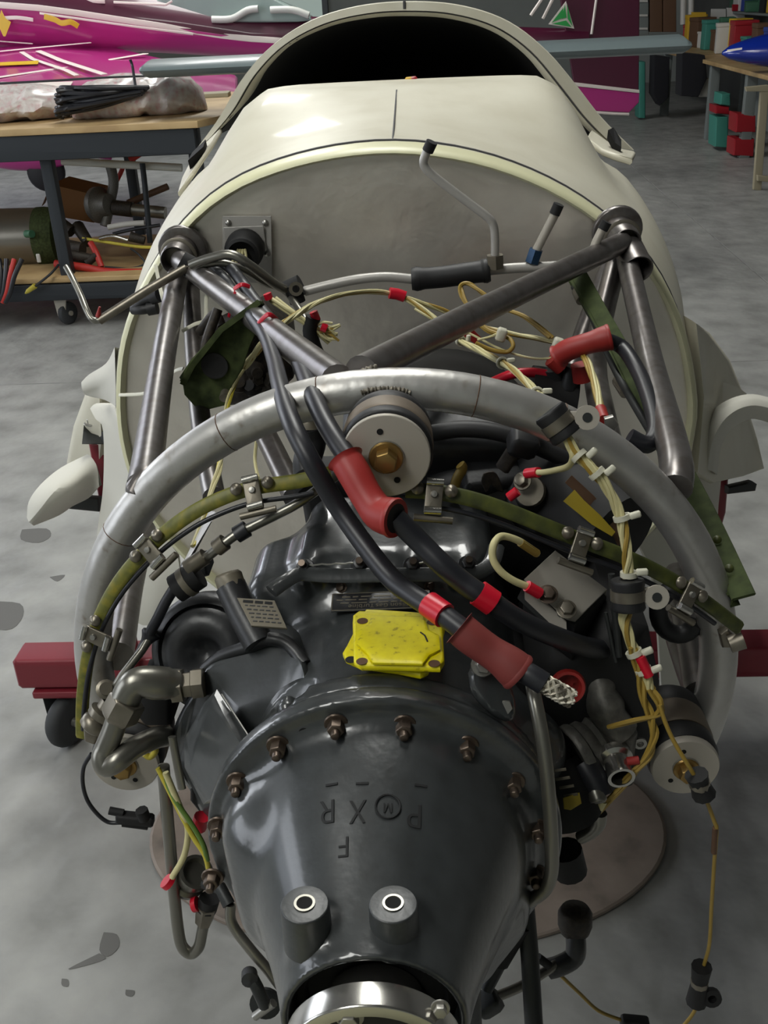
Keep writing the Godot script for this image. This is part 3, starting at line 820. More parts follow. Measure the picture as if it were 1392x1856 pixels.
func letter(o: Node, s: String, f: Callable, px: float, py: float, h: float, m: String, n := "lettering", extra := Vector3.ZERO) -> void:
	var tm := TextMesh.new(); tm.text = s; tm.font_size = 32; tm.pixel_size = h / 19.0; tm.depth = .0006; tm.curve_step = 2.0
	var sf := SystemFont.new(); sf.font_names = PackedStringArray(["Droid Sans"]); tm.font = sf
	var p := hit(f, px, py); var nn := grad(f, p)
	var up := (Vector3(0, -.3, 1) - nn * Vector3(0, -.3, 1).dot(nn)).normalized()     # read from the far side of the engine
	place(o, n, tm, m, Transform3D(Basis(up.cross(nn), up, nn), p + nn * .0004 + extra))

func engine() -> void:
	var o := thing("turbine_engine", "glossy dark grey turbine engine with cone-shaped gear case, carried in the silver ring", "engine", Vector3(0, .92, .75))
	var house := part(o, "gearbox_housing", Geo.new().sdf(f_house, Vector3(-.20, .93, .585), Vector3(.165, 1.225, .915), .0048), "engine_grey", -2.0)
	var nose := part(o, "nose_case", Geo.new().sdf(f_nose, Vector3(-.14, .915, .895), Vector3(.14, 1.195, 1.08), .0031), "engine_grey", -2.0)
	# flange nuts
	for q in ["610,1311", "733,1313", "505,1350", "846,1350", "432,1415", "930,1415", "397,1495", "973,1498", "968,1580", "386,1588"]:
		var p: Vector3 = pp(q, .9215)[0]
		var b := part(nose, "flange_nut", hexbolt(xf(p, Vector3(0, .0, 1), p.x * 40), .0062, .010), "bronze")
		part(b, "stud", Geo.new().lathe(xf(p, Vector3(0, 0, 1)), [Vector2(0, .009), Vector2(.0033, .009), Vector2(.0033, .0145), Vector2(.0024, .0155), Vector2(0, .0155)], 12), "bronze")
	for q in ["620,1250", "737,1254", "846,1287", "520,1282", "928,1340"]:
		var p: Vector3 = pp(q, .892)[0]
		part(house, "rear_boss", Geo.new().lathe(xf(p - Vector3(0, .004, .008), Vector3(0, .2, 1)), [Vector2(0, 0), Vector2(.0075, 0), Vector2(.0075, .008), Vector2(.0055, .012), Vector2(0, .0135)], 16), "engine_grey")
	part(nose, "dowel_hole", Geo.new().lathe(xf(P(552, 1327, .9212), Vector3(0, 0, 1)), [Vector2(0, 0), Vector2(.0042, 0), Vector2(.0042, .0008), Vector2(0, .0008)], 14), "tube_bore")
	for x in [-.041, .013]:
		part(nose, "bearing_boss", Geo.new().lathe(xf(Vector3(x, 1.098, 1.049)), [Vector2(0, 0), Vector2(.0158, 0), Vector2(.0154, .015), Vector2(.0150, .0325), Vector2(.0140, .034), Vector2(0, .034)], 32), "engine_matte")
		part(nose, "boss_bushing", Geo.new().lathe(xf(Vector3(x, 1.1318, 1.049)), [Vector2(.0045, 0), Vector2(.0066, 0), Vector2(.0066, .0012), Vector2(.005, .0012), Vector2(.0045, 0)], 22), "steel_pipe")
		part(nose, "boss_bore", Geo.new().lathe(xf(Vector3(x, 1.1315, 1.049)), [Vector2(0, 0), Vector2(.005, 0), Vector2(.005, .0009), Vector2(0, .0009)], 16), "tube_bore")
	# stamped ink marks, upside down from here
	letter(nose, "R", f_nose, 595, 1470, .0125, "ink"); letter(nose, "X", f_nose, 648, 1470, .0125, "ink")
	letter(nose, "M", f_nose, 703, 1464, .005, "ink"); letter(nose, "P", f_nose, 752, 1478, .0125, "ink"); letter(nose, "F", f_nose, 624, 1534, .0105, "ink")
	letter(nose, "_", f_nose, 601, 1447, .0125, "ink"); letter(nose, "_", f_nose, 656, 1445, .0125, "ink"); letter(nose, "_", f_nose, 762, 1449, .0125, "ink")
	var cp := hit(f_nose, 703, 1462); var cn := grad(f_nose, cp)
	var circ := []
	var cx := xf(cp + cn * .0004, cn)
	for k in 25: circ.append(cx * Vector3(cos(TAU * k / 24) * .0082, 0, sin(TAU * k / 24) * .0082))
	part(nose, "stamp_ring", Geo.new().tube(circ, .0007, 5), "ink")
	# shaft: seal, steel flange and the cream backplate in front of it
	part(o, "oil_seal", Geo.new().lathe(xf(axis + Vector3(0, 0, 1.044), Vector3(0, 0, 1)), [Vector2(0, 0), Vector2(.054, 0), Vector2(.054, .008), Vector2(.046, .012), Vector2(.044, .004), Vector2(0, .004)], 40), "soot")
	var sh := part(o, "shaft_flange", Geo.new().lathe(xf(axis + Vector3(0, -.004, 1.05), Vector3(0, 0, 1)), [Vector2(0, 0), Vector2(.03, 0), Vector2(.03, .03), Vector2(.0525, .031), Vector2(.0545, .033), Vector2(.0545, .048), Vector2(.053, .05), Vector2(.046, .05), Vector2(.045, .044), Vector2(.0, .044)], 64), "chrome")
	part(sh, "flange_recess", Geo.new().lathe(xf(axis + Vector3(0, -.004, 1.0945), Vector3(0, 0, 1)), [Vector2(0, 0), Vector2(.0448, 0), Vector2(.0448, .001), Vector2(0, .001)], 40), "soot")
	part(sh, "flange_bolt", hexbolt(xf(axis + Vector3(-.012, .036, 1.0955), Vector3(0, 0, 1)), .006, .006), "zinc")
	part(sh, "flange_stud", hexbolt(xf(P(798, 1826, 1.09), Vector3(0, .3, 1)), .004, .006), "zinc")
	part(o, "spinner_backplate", Geo.new().lathe(xf(Vector3(-.014, .962, 1.15), Vector3(0, 0, 1)), [Vector2(0, 0), Vector2(.148, 0), Vector2(.15, .002), Vector2(.15, .006), Vector2(.148, .008), Vector2(0, .008)], 64), "cream_edge")
	# nuts with lock wire on the ledge
	var last := Vector3.ZERO
	for q in [Vector2(553, 1030), Vector2(652, 1026), Vector2(748, 1026), Vector2(848, 1024)]:
		var p := hit(f_house, q.x, q.y); var n := (grad(f_house, p) + Vector3(0, .4, .8)).normalized()
		var b := part(house, "ledge_nut", hexbolt(xf(p, n), .0058, .008), "engine_black")
		part(b, "stud", Geo.new().lathe(xf(p, n), [Vector2(0, .007), Vector2(.003, .007), Vector2(.003, .013), Vector2(0, .013)], 10), "bronze")
		if q.x == 652 or q.x == 848:
			var w := []; var e := p + n * .007
			for k in 13: w.append(last.lerp(e, k / 12.0 * (1.0 if q.x == 652 else .55)) + Vector3(0, .0005 * sin(k * 2.0), 0))
			part(house, "lock_wire", Geo.new().tube(w, .0008, 5), "zinc")
		last = p + n * .007
	part(house, "split_flange", Geo.new().band(sm(pp("492,1072,.782 520,1052,.77 548,1040,.760 600,1043,.760 700,1042,.760 800,1041,.760 862,1038,.758 890,1020,.745 900,990,.725"), 4), .014, .006, Vector3(0, .85, .5)), "engine_grey")
	for q in [Vector2(619, 1064), Vector2(778, 1062)]:
		var p := hit(f_house, q.x, q.y)
		part(house, "plate_screw", hexbolt(xf(p, grad(f_house, p)), .0036, .004), "bronze")
	# name plate on the housing
	var np := hit(f_house, 690, 1093); var nn := grad(f_house, np)
	var upv := (Vector3(0, -.2, 1) - nn * Vector3(0, -.2, 1).dot(nn)).normalized(); var rt := upv.cross(nn)
	var bt := Transform3D(Basis(rt, upv, nn), np + nn * .0022)
	var pl := part(house, "name_plate", Geo.new().box(bt, Vector3(.082, .021, .0014), .0005), "engine_black")
	part(pl, "plate_border", Geo.new().box(bt.translated_local(Vector3(0, .0098, .0008)), Vector3(.080, .0008, .0004), .0001).box(bt.translated_local(Vector3(0, -.0098, .0008)), Vector3(.080, .0008, .0004), .0001).box(bt.translated_local(Vector3(.0402, 0, .0008)), Vector3(.0008, .019, .0004), .0001), "plate_print")
	var tm := TextMesh.new(); tm.text = "Allison Gas Turbine"; tm.font_size = 24; tm.pixel_size = .00024; tm.depth = .0004
	place(pl, "plate_lettering", tm, "plate_print", Transform3D(bt.basis, bt * Vector3(0, .0058, .0008)))
	for k in 3:
		var g := Geo.new()
		var x := -.036
		while x < .034:
			var w := .004 + fmod(absf(sin(x * 900.0 + k)) * .013, .01)
			g.box(bt.translated_local(Vector3(x + w / 2, .0016 - .0036 * k, .0008)), Vector3(w, .0011, .0004), .0001)
			x += w + .0022
		part(pl, "plate_lettering", g, "plate_print")
	# dark hot section behind the ring
	part(o, "turbine_case", Geo.new().lathe(xf(Vector3(.06, 1.04, .06), Vector3(-.06, .02, 1)), [Vector2(0, 0), Vector2(.10, 0), Vector2(.13, .03), Vector2(.135, .2), Vector2(.12, .24), Vector2(.14, .27), Vector2(.145, .46), Vector2(.13, .5), Vector2(.11, .56), Vector2(0, .56)], 40), "soot")
	part(o, "compressor_case", Geo.new().lathe(xf(Vector3(.10, 1.10, .36), Vector3(0, .03, 1)), [Vector2(0, 0), Vector2(.11, 0), Vector2(.125, .02), Vector2(.125, .05), Vector2(.112, .06), Vector2(.112, .17), Vector2(.125, .18), Vector2(.125, .24), Vector2(.1, .27), Vector2(0, .28)], 40), "engine_black")
	part(o, "rear_block", Geo.new().box(fr(P(800, 800, .58), 20, 0, -4), Vector3(.19, .05, .06), .01), "engine_black")
	part(o, "rear_block", Geo.new().box(fr(P(730, 900, .56), 20, 0, 0), Vector3(.2, .09, .05), .01), "soot")
	part(o, "lower_case", Geo.new().lathe(xf(Vector3(.02, .98, .62), Vector3(0, 0, 1)), [Vector2(0, 0), Vector2(.14, 0), Vector2(.15, .02), Vector2(.15, .1), Vector2(.12, .16), Vector2(.1, .24), Vector2(0, .24)], 36), "soot")
	part(o, "accessory_case", Geo.new().slab(pp("1060,1180,.80 1110,1130 1180,1150 1200,1250 1190,1360 1150,1440 1040,1480 980,1400 960,1230 1000,1180,.80"), Vector3(0, .0, -.13), .012), "soot")

# ---------- accessories bolted around the engine ----------
func accessories() -> void:
	# left casting: rim, face, cover
	var o := thing("pump_housing", "dark grey angular pump casting with a scratched face, left of the cone-shaped gear case", "pump", P(420, 1400, .82))
	part(o, "rim_flange", Geo.new().slab(sm(pp("455,1140,.80 434,1172 401,1188 370,1212 350,1250 322,1300 311,1338 322,1400 345,1440,.82 380,1500,.84 405,1470,.86 440,1400,.87 520,1330,.87 548,1290,.86 560,1235,.85 545,1190,.83 512,1158,.81 455,1140,.80"), 3).slice(0, -1), Vector3(0, -.02, -.05), .004), "engine_grey")
	part(o, "face", Geo.new().slab(pp("398,1248,.845 376,1272,.842 340,1336,.845 340,1388,.85 374,1455,.87 398,1448,.882 426,1396,.885 472,1350,.888 452,1334,.885 424,1288,.866"), Vector3(.0, .008, .012), .006), "engine_grey")
	part(o, "scratch", Geo.new().tube(pp("402,1258,.862 425,1294,.880 451,1334,.898"), .0006, 4), "zinc")
	part(o, "rim_lip", Geo.new().tube(sm(pp("372,1214,.80 402,1190,.80 452,1172,.805 490,1158,.81 525,1170,.815 552,1205,.83"), 4), .0058, 10), "engine_black")
	part(o, "edge_strip", Geo.new().band(pp("312,1335,.845 322,1390,.85 330,1430,.855"), .007, .004), "steel_pipe")
	# black half-round valve with data plate
	o = thing("bleed_valve", "black half-round valve body with stubby cylinder and data plate, left of the nameplate", "valve", P(380, 1180, .78))
	var t := xf(P(390, 1175, .745), Vector3(-.1, .42, .9))
	part(o, "dome", Geo.new().lathe(t, [Vector2(0, 0), Vector2(.048, 0), Vector2(.052, .006), Vector2(.052, .018), Vector2(.048, .024), Vector2(.043, .026), Vector2(.041, .022), Vector2(.039, .028), Vector2(.03, .036), Vector2(.018, .034), Vector2(.012, .024), Vector2(0, .022)], 44), "engine_black")
	part(o, "cylinder", Geo.new().tube(pp("418,1062,.775 440,1110,.79 470,1168,.81"), .0128, 20), "engine_black")
	var cp := part(o, "cap", Geo.new().lathe(xf(P(420, 1064, .776), P(412, 1036, .77) - P(425, 1075, .78)), [Vector2(0, 0), Vector2(.0125, 0), Vector2(.0125, .009), Vector2(.010, .012), Vector2(0, .012)], 8), "plate_print")
	var pq := pp("430,1086,.805 498,1091,.805 521,1142,.825 456,1137,.825")
	var dn: Vector3 = (pq[1] - pq[0]).cross(pq[3] - pq[0]).normalized()
	if dn.z < 0: dn = -dn
	var pl := part(o, "data_plate", Geo.new().slab(pq, dn * .003, .0006), "plate_print")
	for k in 6:
		var g := Geo.new(); var u := .12
		while u < .86:
			var w := .05 + .1 * absf(sin(u * 37.0 + k * 2.1)) + (.12 if k == 0 else 0.0)
			var v0 := .12 + k * .14
			var a: Vector3 = pq[0].lerp(pq[1], u).lerp(pq[3].lerp(pq[2], u), v0); var b: Vector3 = pq[0].lerp(pq[1], minf(u + w, .9)).lerp(pq[3].lerp(pq[2], minf(u + w, .9)), v0)
			g.band([a + dn * .0032, b + dn * .0032], .0024 if k == 0 else .0011, .0003, dn)
			u += w + .05
		part(pl, "plate_lettering", g, "ink" if k == 0 else "engine_black")
	# steel elbow and bent pipe
	o = thing("steel_elbow_pipe", "thick steel elbow fitting with a hex nut and bent pipe, left of pump casting", "pipe", P(230, 1300, .82))
	part(o, "elbow", Geo.new().tube(sm(pp("322,1240,.82 290,1238,.825 252,1236,.83 238,1246,.832 226,1270,.835 218,1288,.838"), 6), [.0125, .0125, .0125, .0125, .0135, .0135, .0138, .0138, .0138, .0135, .0132, .0128, .0124, .012], 18), "steel_pipe")
	part(o, "union_nut", Geo.new().lathe(xf(P(232, 1268, .835), P(206, 1316, .842) - P(232, 1268, .835)), [Vector2(.0, 0), Vector2(.0145, 0), Vector2(.0155, .002), Vector2(.0155, .016), Vector2(.0125, .02), Vector2(0, .02)], 6), "fitting")
	part(o, "hex_adapter", Geo.new().lathe(xf(P(312, 1244, .82), Vector3(1, .05, -.1)), [Vector2(0, 0), Vector2(.0145, 0), Vector2(.0145, .009), Vector2(.011, .010), Vector2(.011, .016), Vector2(.013, .017), Vector2(.013, .026), Vector2(0, .026)], 6), "fitting")
	part(o, "pipe", Geo.new().tube(sm(pp("212,1306,.84 203,1330,.843 192,1356,.846 186,1374,.85 194,1388,.853 214,1378,.852 244,1355,.84 280,1338,.825 300,1334,.81"), 5), .0092, 16), "steel_pipe")
	part(o, "solenoid", Geo.new().slab(pp("248,1252,.80 306,1250 310,1318 262,1320 245,1300,.80"), Vector3(0, 0, -.05), .004), "soot")
	o = thing("stacked_fitting", "stack of round tan hose fittings beside the lower end of left olive strap", "fitting", P(185, 1300, .80))
	var fa := P(200, 1272, .79); var fb := P(160, 1330, .80)
	part(o, "barrel", Geo.new().lathe(xf(fa, fb - fa), [Vector2(0, 0), Vector2(.008, 0), Vector2(.008, .008), Vector2(.012, .010), Vector2(.012, .016), Vector2(.009, .018), Vector2(.0125, .021), Vector2(.0125, .028), Vector2(.008, .031), Vector2(.0, .031)], 20), "fitting")
	part(o, "lug", Geo.new().slab(pp("150,1320,.80 172,1318 178,1340 170,1352 152,1345,.80"), Vector3(0, 0, -.012), .002), "fitting")
	part(o, "link_rod", Geo.new().tube(pp("280,1140,.76 258,1178,.77 222,1224,.785 198,1262,.79"), .0036, 10), "steel_pipe")
	part(o, "rod_boot", Geo.new().tube(sm(pp("275,1146,.76 262,1168,.765 250,1188,.77"), 4), [.008, .0085, .0065, .005, .0045, .0045, .004, .004], 12), "cable_black")
	part(o, "swivel", Geo.new().lathe(xf(P(192, 1250, .785), Vector3(.3, .6, .7)), [Vector2(0, 0), Vector2(.0085, 0), Vector2(.0085, .006), Vector2(.0055, .007), Vector2(.0055, .014), Vector2(0, .014)], 14), "fitting")
	part(o, "shackle", Geo.new().tube(sm(pp("262,1358,.80 276,1350 282,1360 272,1372 262,1366,.80"), 4), .003, 8), "wire_yellow")
	# dark jumble left of the housing: plug chain and sense line
	o = thing("sense_line", "dark jointed sensing tube with crimped sleeves running down behind left olive strap", "tube", P(380, 1020, .74))
	part(o, "tube", tube("610,862,.72 540,912,.74 470,948,.745 430,968,.75 400,990,.755 372,1012,.755 345,1030,.76", .0042), "steel_pipe")
	for q in ["448,958,.748 428,970,.75", "408,982,.754 392,994,.755", "372,1008,.756 340,1030,.758"]:
		part(o, "sleeve", Geo.new().tube(pp(q), .0072, 12), "cable_black" if q.begins_with("44") else "fitting")
	part(o, "plug", Geo.new().tube(pp("360,1040,.755 318,1068,.76"), .0125, 14), "soot")
	part(o, "band_clip", Geo.new().tube(pp("344,1051,.757 334,1058,.758"), .0133, 14), "plate_print")
	part(o, "lead", tube("316,1066,.76 300,1092,.762 286,1120,.765 272,1146,.765", .0046), "cable_black")
	o = thing("bracket_rail", "narrow bright-edged metal bracket leaning behind the left olive strap", "bracket", P(350, 1000, .68))
	part(o, "rail", Geo.new().slab(pp("372,942,.66 384,946 330,1046 318,1050,.70"), Vector3(.0, .0, -.02), .001), "plate_alu")
	part(o, "foot", Geo.new().slab(pp("318,1046,.70 340,1030 372,1022 378,1046 330,1062,.70"), Vector3(0, 0, -.03), .003), "cart_steel")
	# right side: triangular cover, ignition box, fuel control
	o = thing("triangular_cover", "dark triangular cover plate with two bolts, right of gear case under the red boot", "cover plate", P(880, 1260, .89))
	part(o, "plate", Geo.new().slab(sm(pp("846,1222,.885 862,1192,.875 888,1186,.872 908,1206,.875 926,1258,.885 930,1296,.895 914,1308,.9 880,1288,.9 852,1256,.893 846,1222,.885"), 3).slice(0, -1), Vector3(.002, .006, .007), .003), "engine_grey")
	for q in [Vector2(874, 1206), Vector2(912, 1280)]: part(o, "bolt", hexbolt(xf(P(q.x, q.y, .893), Vector3(.1, .5, .8)), .0058, .010), "zinc")
	o = thing("ignition_box", "bent grey sheet-metal box with two screws, below the right olive strap", "box", P(1030, 1070, .79))
	var q4 := pp("1006,1000,.765 1100,1070,.765 1042,1128,.81 1026,1124,.812 950,1052,.80")
	part(o, "lid", Geo.new().slab(q4, Vector3(0, .002, .001), .0006), "box_alu")
	part(o, "side_panel", Geo.new().slab([q4[0], q4[1], q4[1] + Vector3(0, -.045, -.01), q4[0] + Vector3(0, -.045, -.01)], Vector3(0, 0, -.002), .0005), "box_alu")
	part(o, "front_panel", Geo.new().slab([q4[4], q4[3], q4[3] + Vector3(0, -.012, .006), q4[4] + Vector3(-.0, -.012, .006)], Vector3(0, -.001, .002), .0005), "box_alu")
	part(o, "mounting_flange", Geo.new().slab(pp("950,1058,.80 1016,1118,.812 1003,1143,.815 938,1082,.805"), Vector3(0, -.002, 0), .0005), "cart_steel")
	part(o, "core", Geo.new().slab([q4[0] - Vector3(0, .004, 0), q4[1] - Vector3(0, .004, 0), q4[2] - Vector3(0, .004, 0), q4[4] - Vector3(0, .004, 0)], Vector3(0, -.04, -.01), .002), "soot")
	for q in [Vector2(992, 1081), Vector2(1026, 1108)]: part(o, "screw", hexbolt(xf(P(q.x, q.y, .808) + Vector3(0, .003, .002), Vector3(0, .8, .55)), .0056, .005), "bronze" if q.x < 1000 else "fitting")
	o = thing("fuel_control", "oily cast fuel control unit with an open metal outlet, below wires at lower right", "fuel control", P(1110, 1330, .80))
	part(o, "valve_body", Geo.new().tube(sm(pp("1088,1232,.79 1092,1262,.80 1106,1300,.81 1130,1330,.815"), 4), [.0125, .0135, .0135, .012, .0135, .015, .016, .015, .014, .014, .014, .014, .014], 18), "cast_alu")
	part(o, "flange_ring", Geo.new().lathe(xf(P(1090, 1236, .785), Vector3(-.1, .8, .55)), [Vector2(0, 0), Vector2(.019, 0), Vector2(.019, .005), Vector2(.015, .007), Vector2(0, .007)], 24), "soot")
	part(o, "bellows", Geo.new().lathe(xf(P(1122, 1318, .80), P(1034, 1372, .82) - P(1122, 1318, .80)), [Vector2(0, 0), Vector2(.02, 0), Vector2(.022, .006), Vector2(.019, .010), Vector2(.022, .014), Vector2(.019, .018), Vector2(.022, .022), Vector2(.019, .026), Vector2(.023, .030), Vector2(.023, .036), Vector2(0, .036)], 30), "cast_alu")
	part(o, "clamp_ring", Geo.new().lathe(xf(P(1052, 1358, .82), P(1034, 1372, .823) - P(1122, 1318, .80)), [Vector2(0, 0), Vector2(.0235, 0), Vector2(.0245, .002), Vector2(.0245, .007), Vector2(.0225, .009), Vector2(.021, .005), Vector2(0, .005)], 30), "cast_alu")
	part(o, "outlet_body", Geo.new().slab(pp("1096,1340,.825 1130,1318 1158,1338 1152,1378 1128,1396 1098,1380,.825"), Vector3(0, 0, -.03), .006), "cast_alu")
	var ot := xf(P(1112, 1366, .825), Vector3(.1, -.15, 1))
	part(o, "outlet", Geo.new().lathe(ot, [Vector2(0, 0), Vector2(.0145, 0), Vector2(.0145, .006), Vector2(.0105, .008), Vector2(.0105, .02), Vector2(.0112, .022), Vector2(.0112, .026), Vector2(.0085, .026), Vector2(.0085, .012), Vector2(0, .012)], 26), "chrome")
	part(o, "outlet_bore", Geo.new().lathe(ot, [Vector2(0, .0125), Vector2(.0083, .0125), Vector2(.0083, .02), Vector2(.0080, .02), Vector2(.0080, .0135), Vector2(0, .0135)], 18), "tube_bore")
	part(o, "black_knob", Geo.new().tube(pp("1060,1384,.835 1076,1412,.845 1084,1438,.85"), .0115, 16), "cable_black")
	part(o, "knob_end", Geo.new().lathe(xf(P(1080, 1432, .852), Vector3(.1, -.6, .8)), [Vector2(0, 0), Vector2(.0075, 0), Vector2(.0075, .008), Vector2(.006, .010), Vector2(0, .008)], 16), "steel_pipe")
	part(o, "ribbed_canister", Geo.new().tube(pp("1000,1392,.83 1024,1440,.845 1040,1480,.85"), .024, 24), "soot")
	for k in 4:
		part(o, "caution_strip", Geo.new().band(pp("%d,%d,.872 %d,%d,.876" % [998 + k * 8, 1398 + k * 15, 1026 + k * 7, 1394 + k * 15]), .0022, .0006), "plate_print")
	part(o, "yellow_dab", Geo.new().slab(pp("1020,1446,.874 1050,1436,.874 1054,1456,.876 1034,1468,.878 1022,1466,.876"), Vector3(0, .0006, .001), .0004), "yellow_mark")
	part(o, "terminal_ring", Geo.new().lathe(xf(P(1160, 1346, .815), Vector3(0, 0, 1)), [Vector2(.003, 0), Vector2(.0055, 0), Vector2(.0055, .002), Vector2(.003, .002), Vector2(.003, 0)], 14), "zinc")
	o = thing("rubber_cap", "round red rubber cap ring behind the bared end of the black cable", "cap", P(1032, 1240, .84))
	part(o, "lip", Geo.new().lathe(xf(P(1028, 1242, .835), Vector3(.0, .35, .9)), [Vector2(.009, 0), Vector2(.0128, 0), Vector2(.0142, .004), Vector2(.0128, .008), Vector2(.0105, .008), Vector2(.009, 0)], 26), "red_boot")
	part(o, "bowl", Geo.new().lathe(xf(P(1028, 1242, .833), Vector3(0, .35, .9)), [Vector2(0, 0), Vector2(.012, 0), Vector2(.012, .002), Vector2(0, .002)], 22), "soot")
	# black canister with yellow stripe, starter and hoses in the dark right of the top mount
	o = thing("oil_canister", "black slanted canister with a yellow stripe and brown band, inside the right of ring", "canister", P(1060, 920, .62))
	part(o, "body", Geo.new().tube(pp("950,850,.56 1030,905,.63 1120,975,.68"), .045, 26), "soot")
	part(o, "stripe", Geo.new().band(pp("1031,898,.70 1050,916 1080,942 1112,968,.715"), [.014, .012, .011, .005], .001), "yellow_mark")
	part(o, "band", Geo.new().band(pp("1030,868,.68 1070,905 1110,950 1128,985,.70"), .009, .001), "box_brown")
	o = thing("starter_terminal", "small metal and black terminal stud stack with two red sleeves, inside the ring", "terminal", P(950, 880, .66))
	part(o, "insulator", Geo.new().lathe(xf(P(968, 900, .65), Vector3(-.35, .45, .6)), [Vector2(0, 0), Vector2(.0155, 0), Vector2(.0155, .007), Vector2(.013, .009), Vector2(.013, .016), Vector2(.011, .018), Vector2(0, .018)], 20), "soot")
	part(o, "collar", Geo.new().lathe(xf(P(964, 892, .66), Vector3(-.35, .45, .6)), [Vector2(.0, 0), Vector2(.0135, 0), Vector2(.0135, .006), Vector2(0, .006)], 20), "plate_print")
	part(o, "stud_nut", hexbolt(xf(P(948, 872, .668), Vector3(-.35, .45, .6)), .006, .009), "fitting")
	part(o, "coil_case", Geo.new().lathe(xf(P(990, 905, .62), Vector3(-.2, .4, .8)), [Vector2(0, 0), Vector2(.036, 0), Vector2(.036, .02), Vector2(.03, .026), Vector2(0, .026)], 30), "engine_black")
	o = thing("relay_lever", "worn tan lever plate on a dark block, inside the ring left of the terminal stud", "lever", P(890, 880, .64))
	part(o, "block", Geo.new().box(fr(P(890, 870, .60), 25, 10, 6), Vector3(.06, .05, .05), .006), "engine_black")
	part(o, "plate", Geo.new().slab(sm(pp("872,874,.65 876,858 894,854 904,866 910,884 912,892 900,888 890,872 884,884 880,892 872,874,.65"), 2).slice(0, -1), Vector3(0, .002, .004), .001), "grime")
	part(o, "arm", Geo.new().band(pp("910,850,.64 928,822 940,806,.65"), .014, .006), "grime")
	o = thing("breather_hose", "dark rubber hose arching behind the ring from the top mount to the right", "hose", P(900, 780, .6))
	part(o, "hose", tube("780,786,.62 830,778 880,780 925,790 970,808 1040,840 1100,880,.64", .0078, 0, 5, 12), "rubber")
	part(o, "clip", Geo.new().box(fr(P(948, 802, .645), 20, 0, -20), Vector3(.026, .022, .026), .004), "rubber")
	o = thing("air_duct", "broad dark curved duct behind the olive strap, right of the top mount disc", "duct", P(815, 880, .58))
	part(o, "duct", Geo.new().tube(sm(pp("812,960,.62 806,900,.60 816,850,.58 850,806,.56 900,790,.54"), 5), .019, 16), "engine_black")
	part(o, "lead", Geo.new().tube(sm(pp("822,892,.64 828,868,.64 838,850,.64 834,842,.64"), 4), .0048, 10), "wire_amber")
	o = thing("elbow_fitting", "dark elbow fitting with a tan cap behind the two black cables", "fitting", P(560, 800, .56))
	part(o, "elbow", Geo.new().tube(sm(pp("562,772,.60 566,800,.60 556,840,.61 560,872,.62"), 5), .0135, 16), "engine_black")
	part(o, "cap", Geo.new().lathe(xf(P(564, 776, .60), Vector3(0, .9, -.2)), [Vector2(0, 0), Vector2(.0115, 0), Vector2(.0115, .006), Vector2(.009, .009), Vector2(0, .009)], 14), "plate_print")
	part(o, "socket", Geo.new().tube(pp("555,862,.66 568,888,.67"), .017, 16), "soot")
	# rusty gear cluster and green plate, behind the left struts
	o = thing("rusty_actuator", "rusty oil-stained actuator block behind the green angle plate, left of the mount", "actuator", P(430, 650, .26))
	var rng := RandomNumberGenerator.new(); rng.seed = 5
	part(o, "body", Geo.new().slab(pp("385,600,.26 470,560 520,600 530,690 480,735 400,740 370,660,.26"), Vector3(0, 0, -.08), .01), "grime")
	for k in 9:
		var p := P(rng.randf_range(395, 510), rng.randf_range(590, 725), .27)
		part(o, "stud" if k % 2 else "boss", Geo.new().lathe(xf(p, Vector3(rng.randf_range(-.4, .4), rng.randf_range(-.1, .6), 1)), [Vector2(0, 0), Vector2(.012, 0), Vector2(.012, .008), Vector2(.007, .010), Vector2(.007, .018), Vector2(0, .018)], 6 if k % 2 else 16), "grime" if k % 3 else "soot")
	for q in ["362,602,.24 388,570,.26 402,590,.27", "395,560,.28 370,640,.3 384,700,.32"]: part(o, "rod", tube(q, .006), "grime")
	o = thing("angle_plate", "dark green angle plate with a big round hole, behind the left mount strut", "bracket", P(400, 660, .36))
	part(o, "web", Geo.new().slab(pp("330,690,.34 346,660 400,600 446,568 462,560 470,590 452,630 440,668 420,700 408,735 380,742 352,736 334,716,.34"), Vector3(0, 0, -.004), .001), "olive_dark")
	part(o, "lip", Geo.new().band(pp("330,692,.345 350,658 404,596 474,548,.345"), .006, .016, Vector3(.6, .6, .5)), "olive_dark")
	part(o, "bore", Geo.new().lathe(xf(P(389, 663, .3425), Vector3(0, 0, 1)), [Vector2(0, 0), Vector2(.016, 0), Vector2(.016, .0012), Vector2(.013, .0012), Vector2(.012, .0004), Vector2(0, .0004)], 24), "soot")
	# olive straps with clips
	olive_strap("olive_strap", "worn olive strap with yellow wear marks, curving inside the left of the silver ring", "149,1335,.775 150,1268,.775 160,1190,.775 182,1118,.77 216,1055,.765 262,1000,.76 310,957,.755 362,922,.75 420,896,.745 470,882,.742 540,872,.74 600,858,.735", ["174,1150", "272,1000", "463,900"], "olive_worn")
	olive_strap("olive_strap", "plain olive strap crossing the engine from the top mount to the ring's right edge", "735,888,.78 800,893,.78 860,906,.78 920,926,.78 985,952,.78 1050,978,.778 1120,1004,.776 1190,1036,.772 1260,1078,.765 1340,1138,.75", ["790,908", "1052,990", "1238,1082"], "olive")
	o = thing("strap_anchor", "small metal lug and roller where the right olive strap ends beside ring", "lug", P(1325, 1165, .74))
	part(o, "lug", Geo.new().slab(pp("1304,1150,.745 1320,1142 1334,1156 1332,1176 1310,1176,.745"), Vector3(0, 0, -.01), .002), "fitting")
	part(o, "roller", Geo.new().tube(pp("1322,1168,.752 1348,1160,.752"), .0078, 14), "fitting")
	# long olive angle on the right and the short one near the firewall
	o = thing("brace_rail", "long dark green angle rail running outside the right of the ring to the firewall", "brace", P(1200, 800, .4))
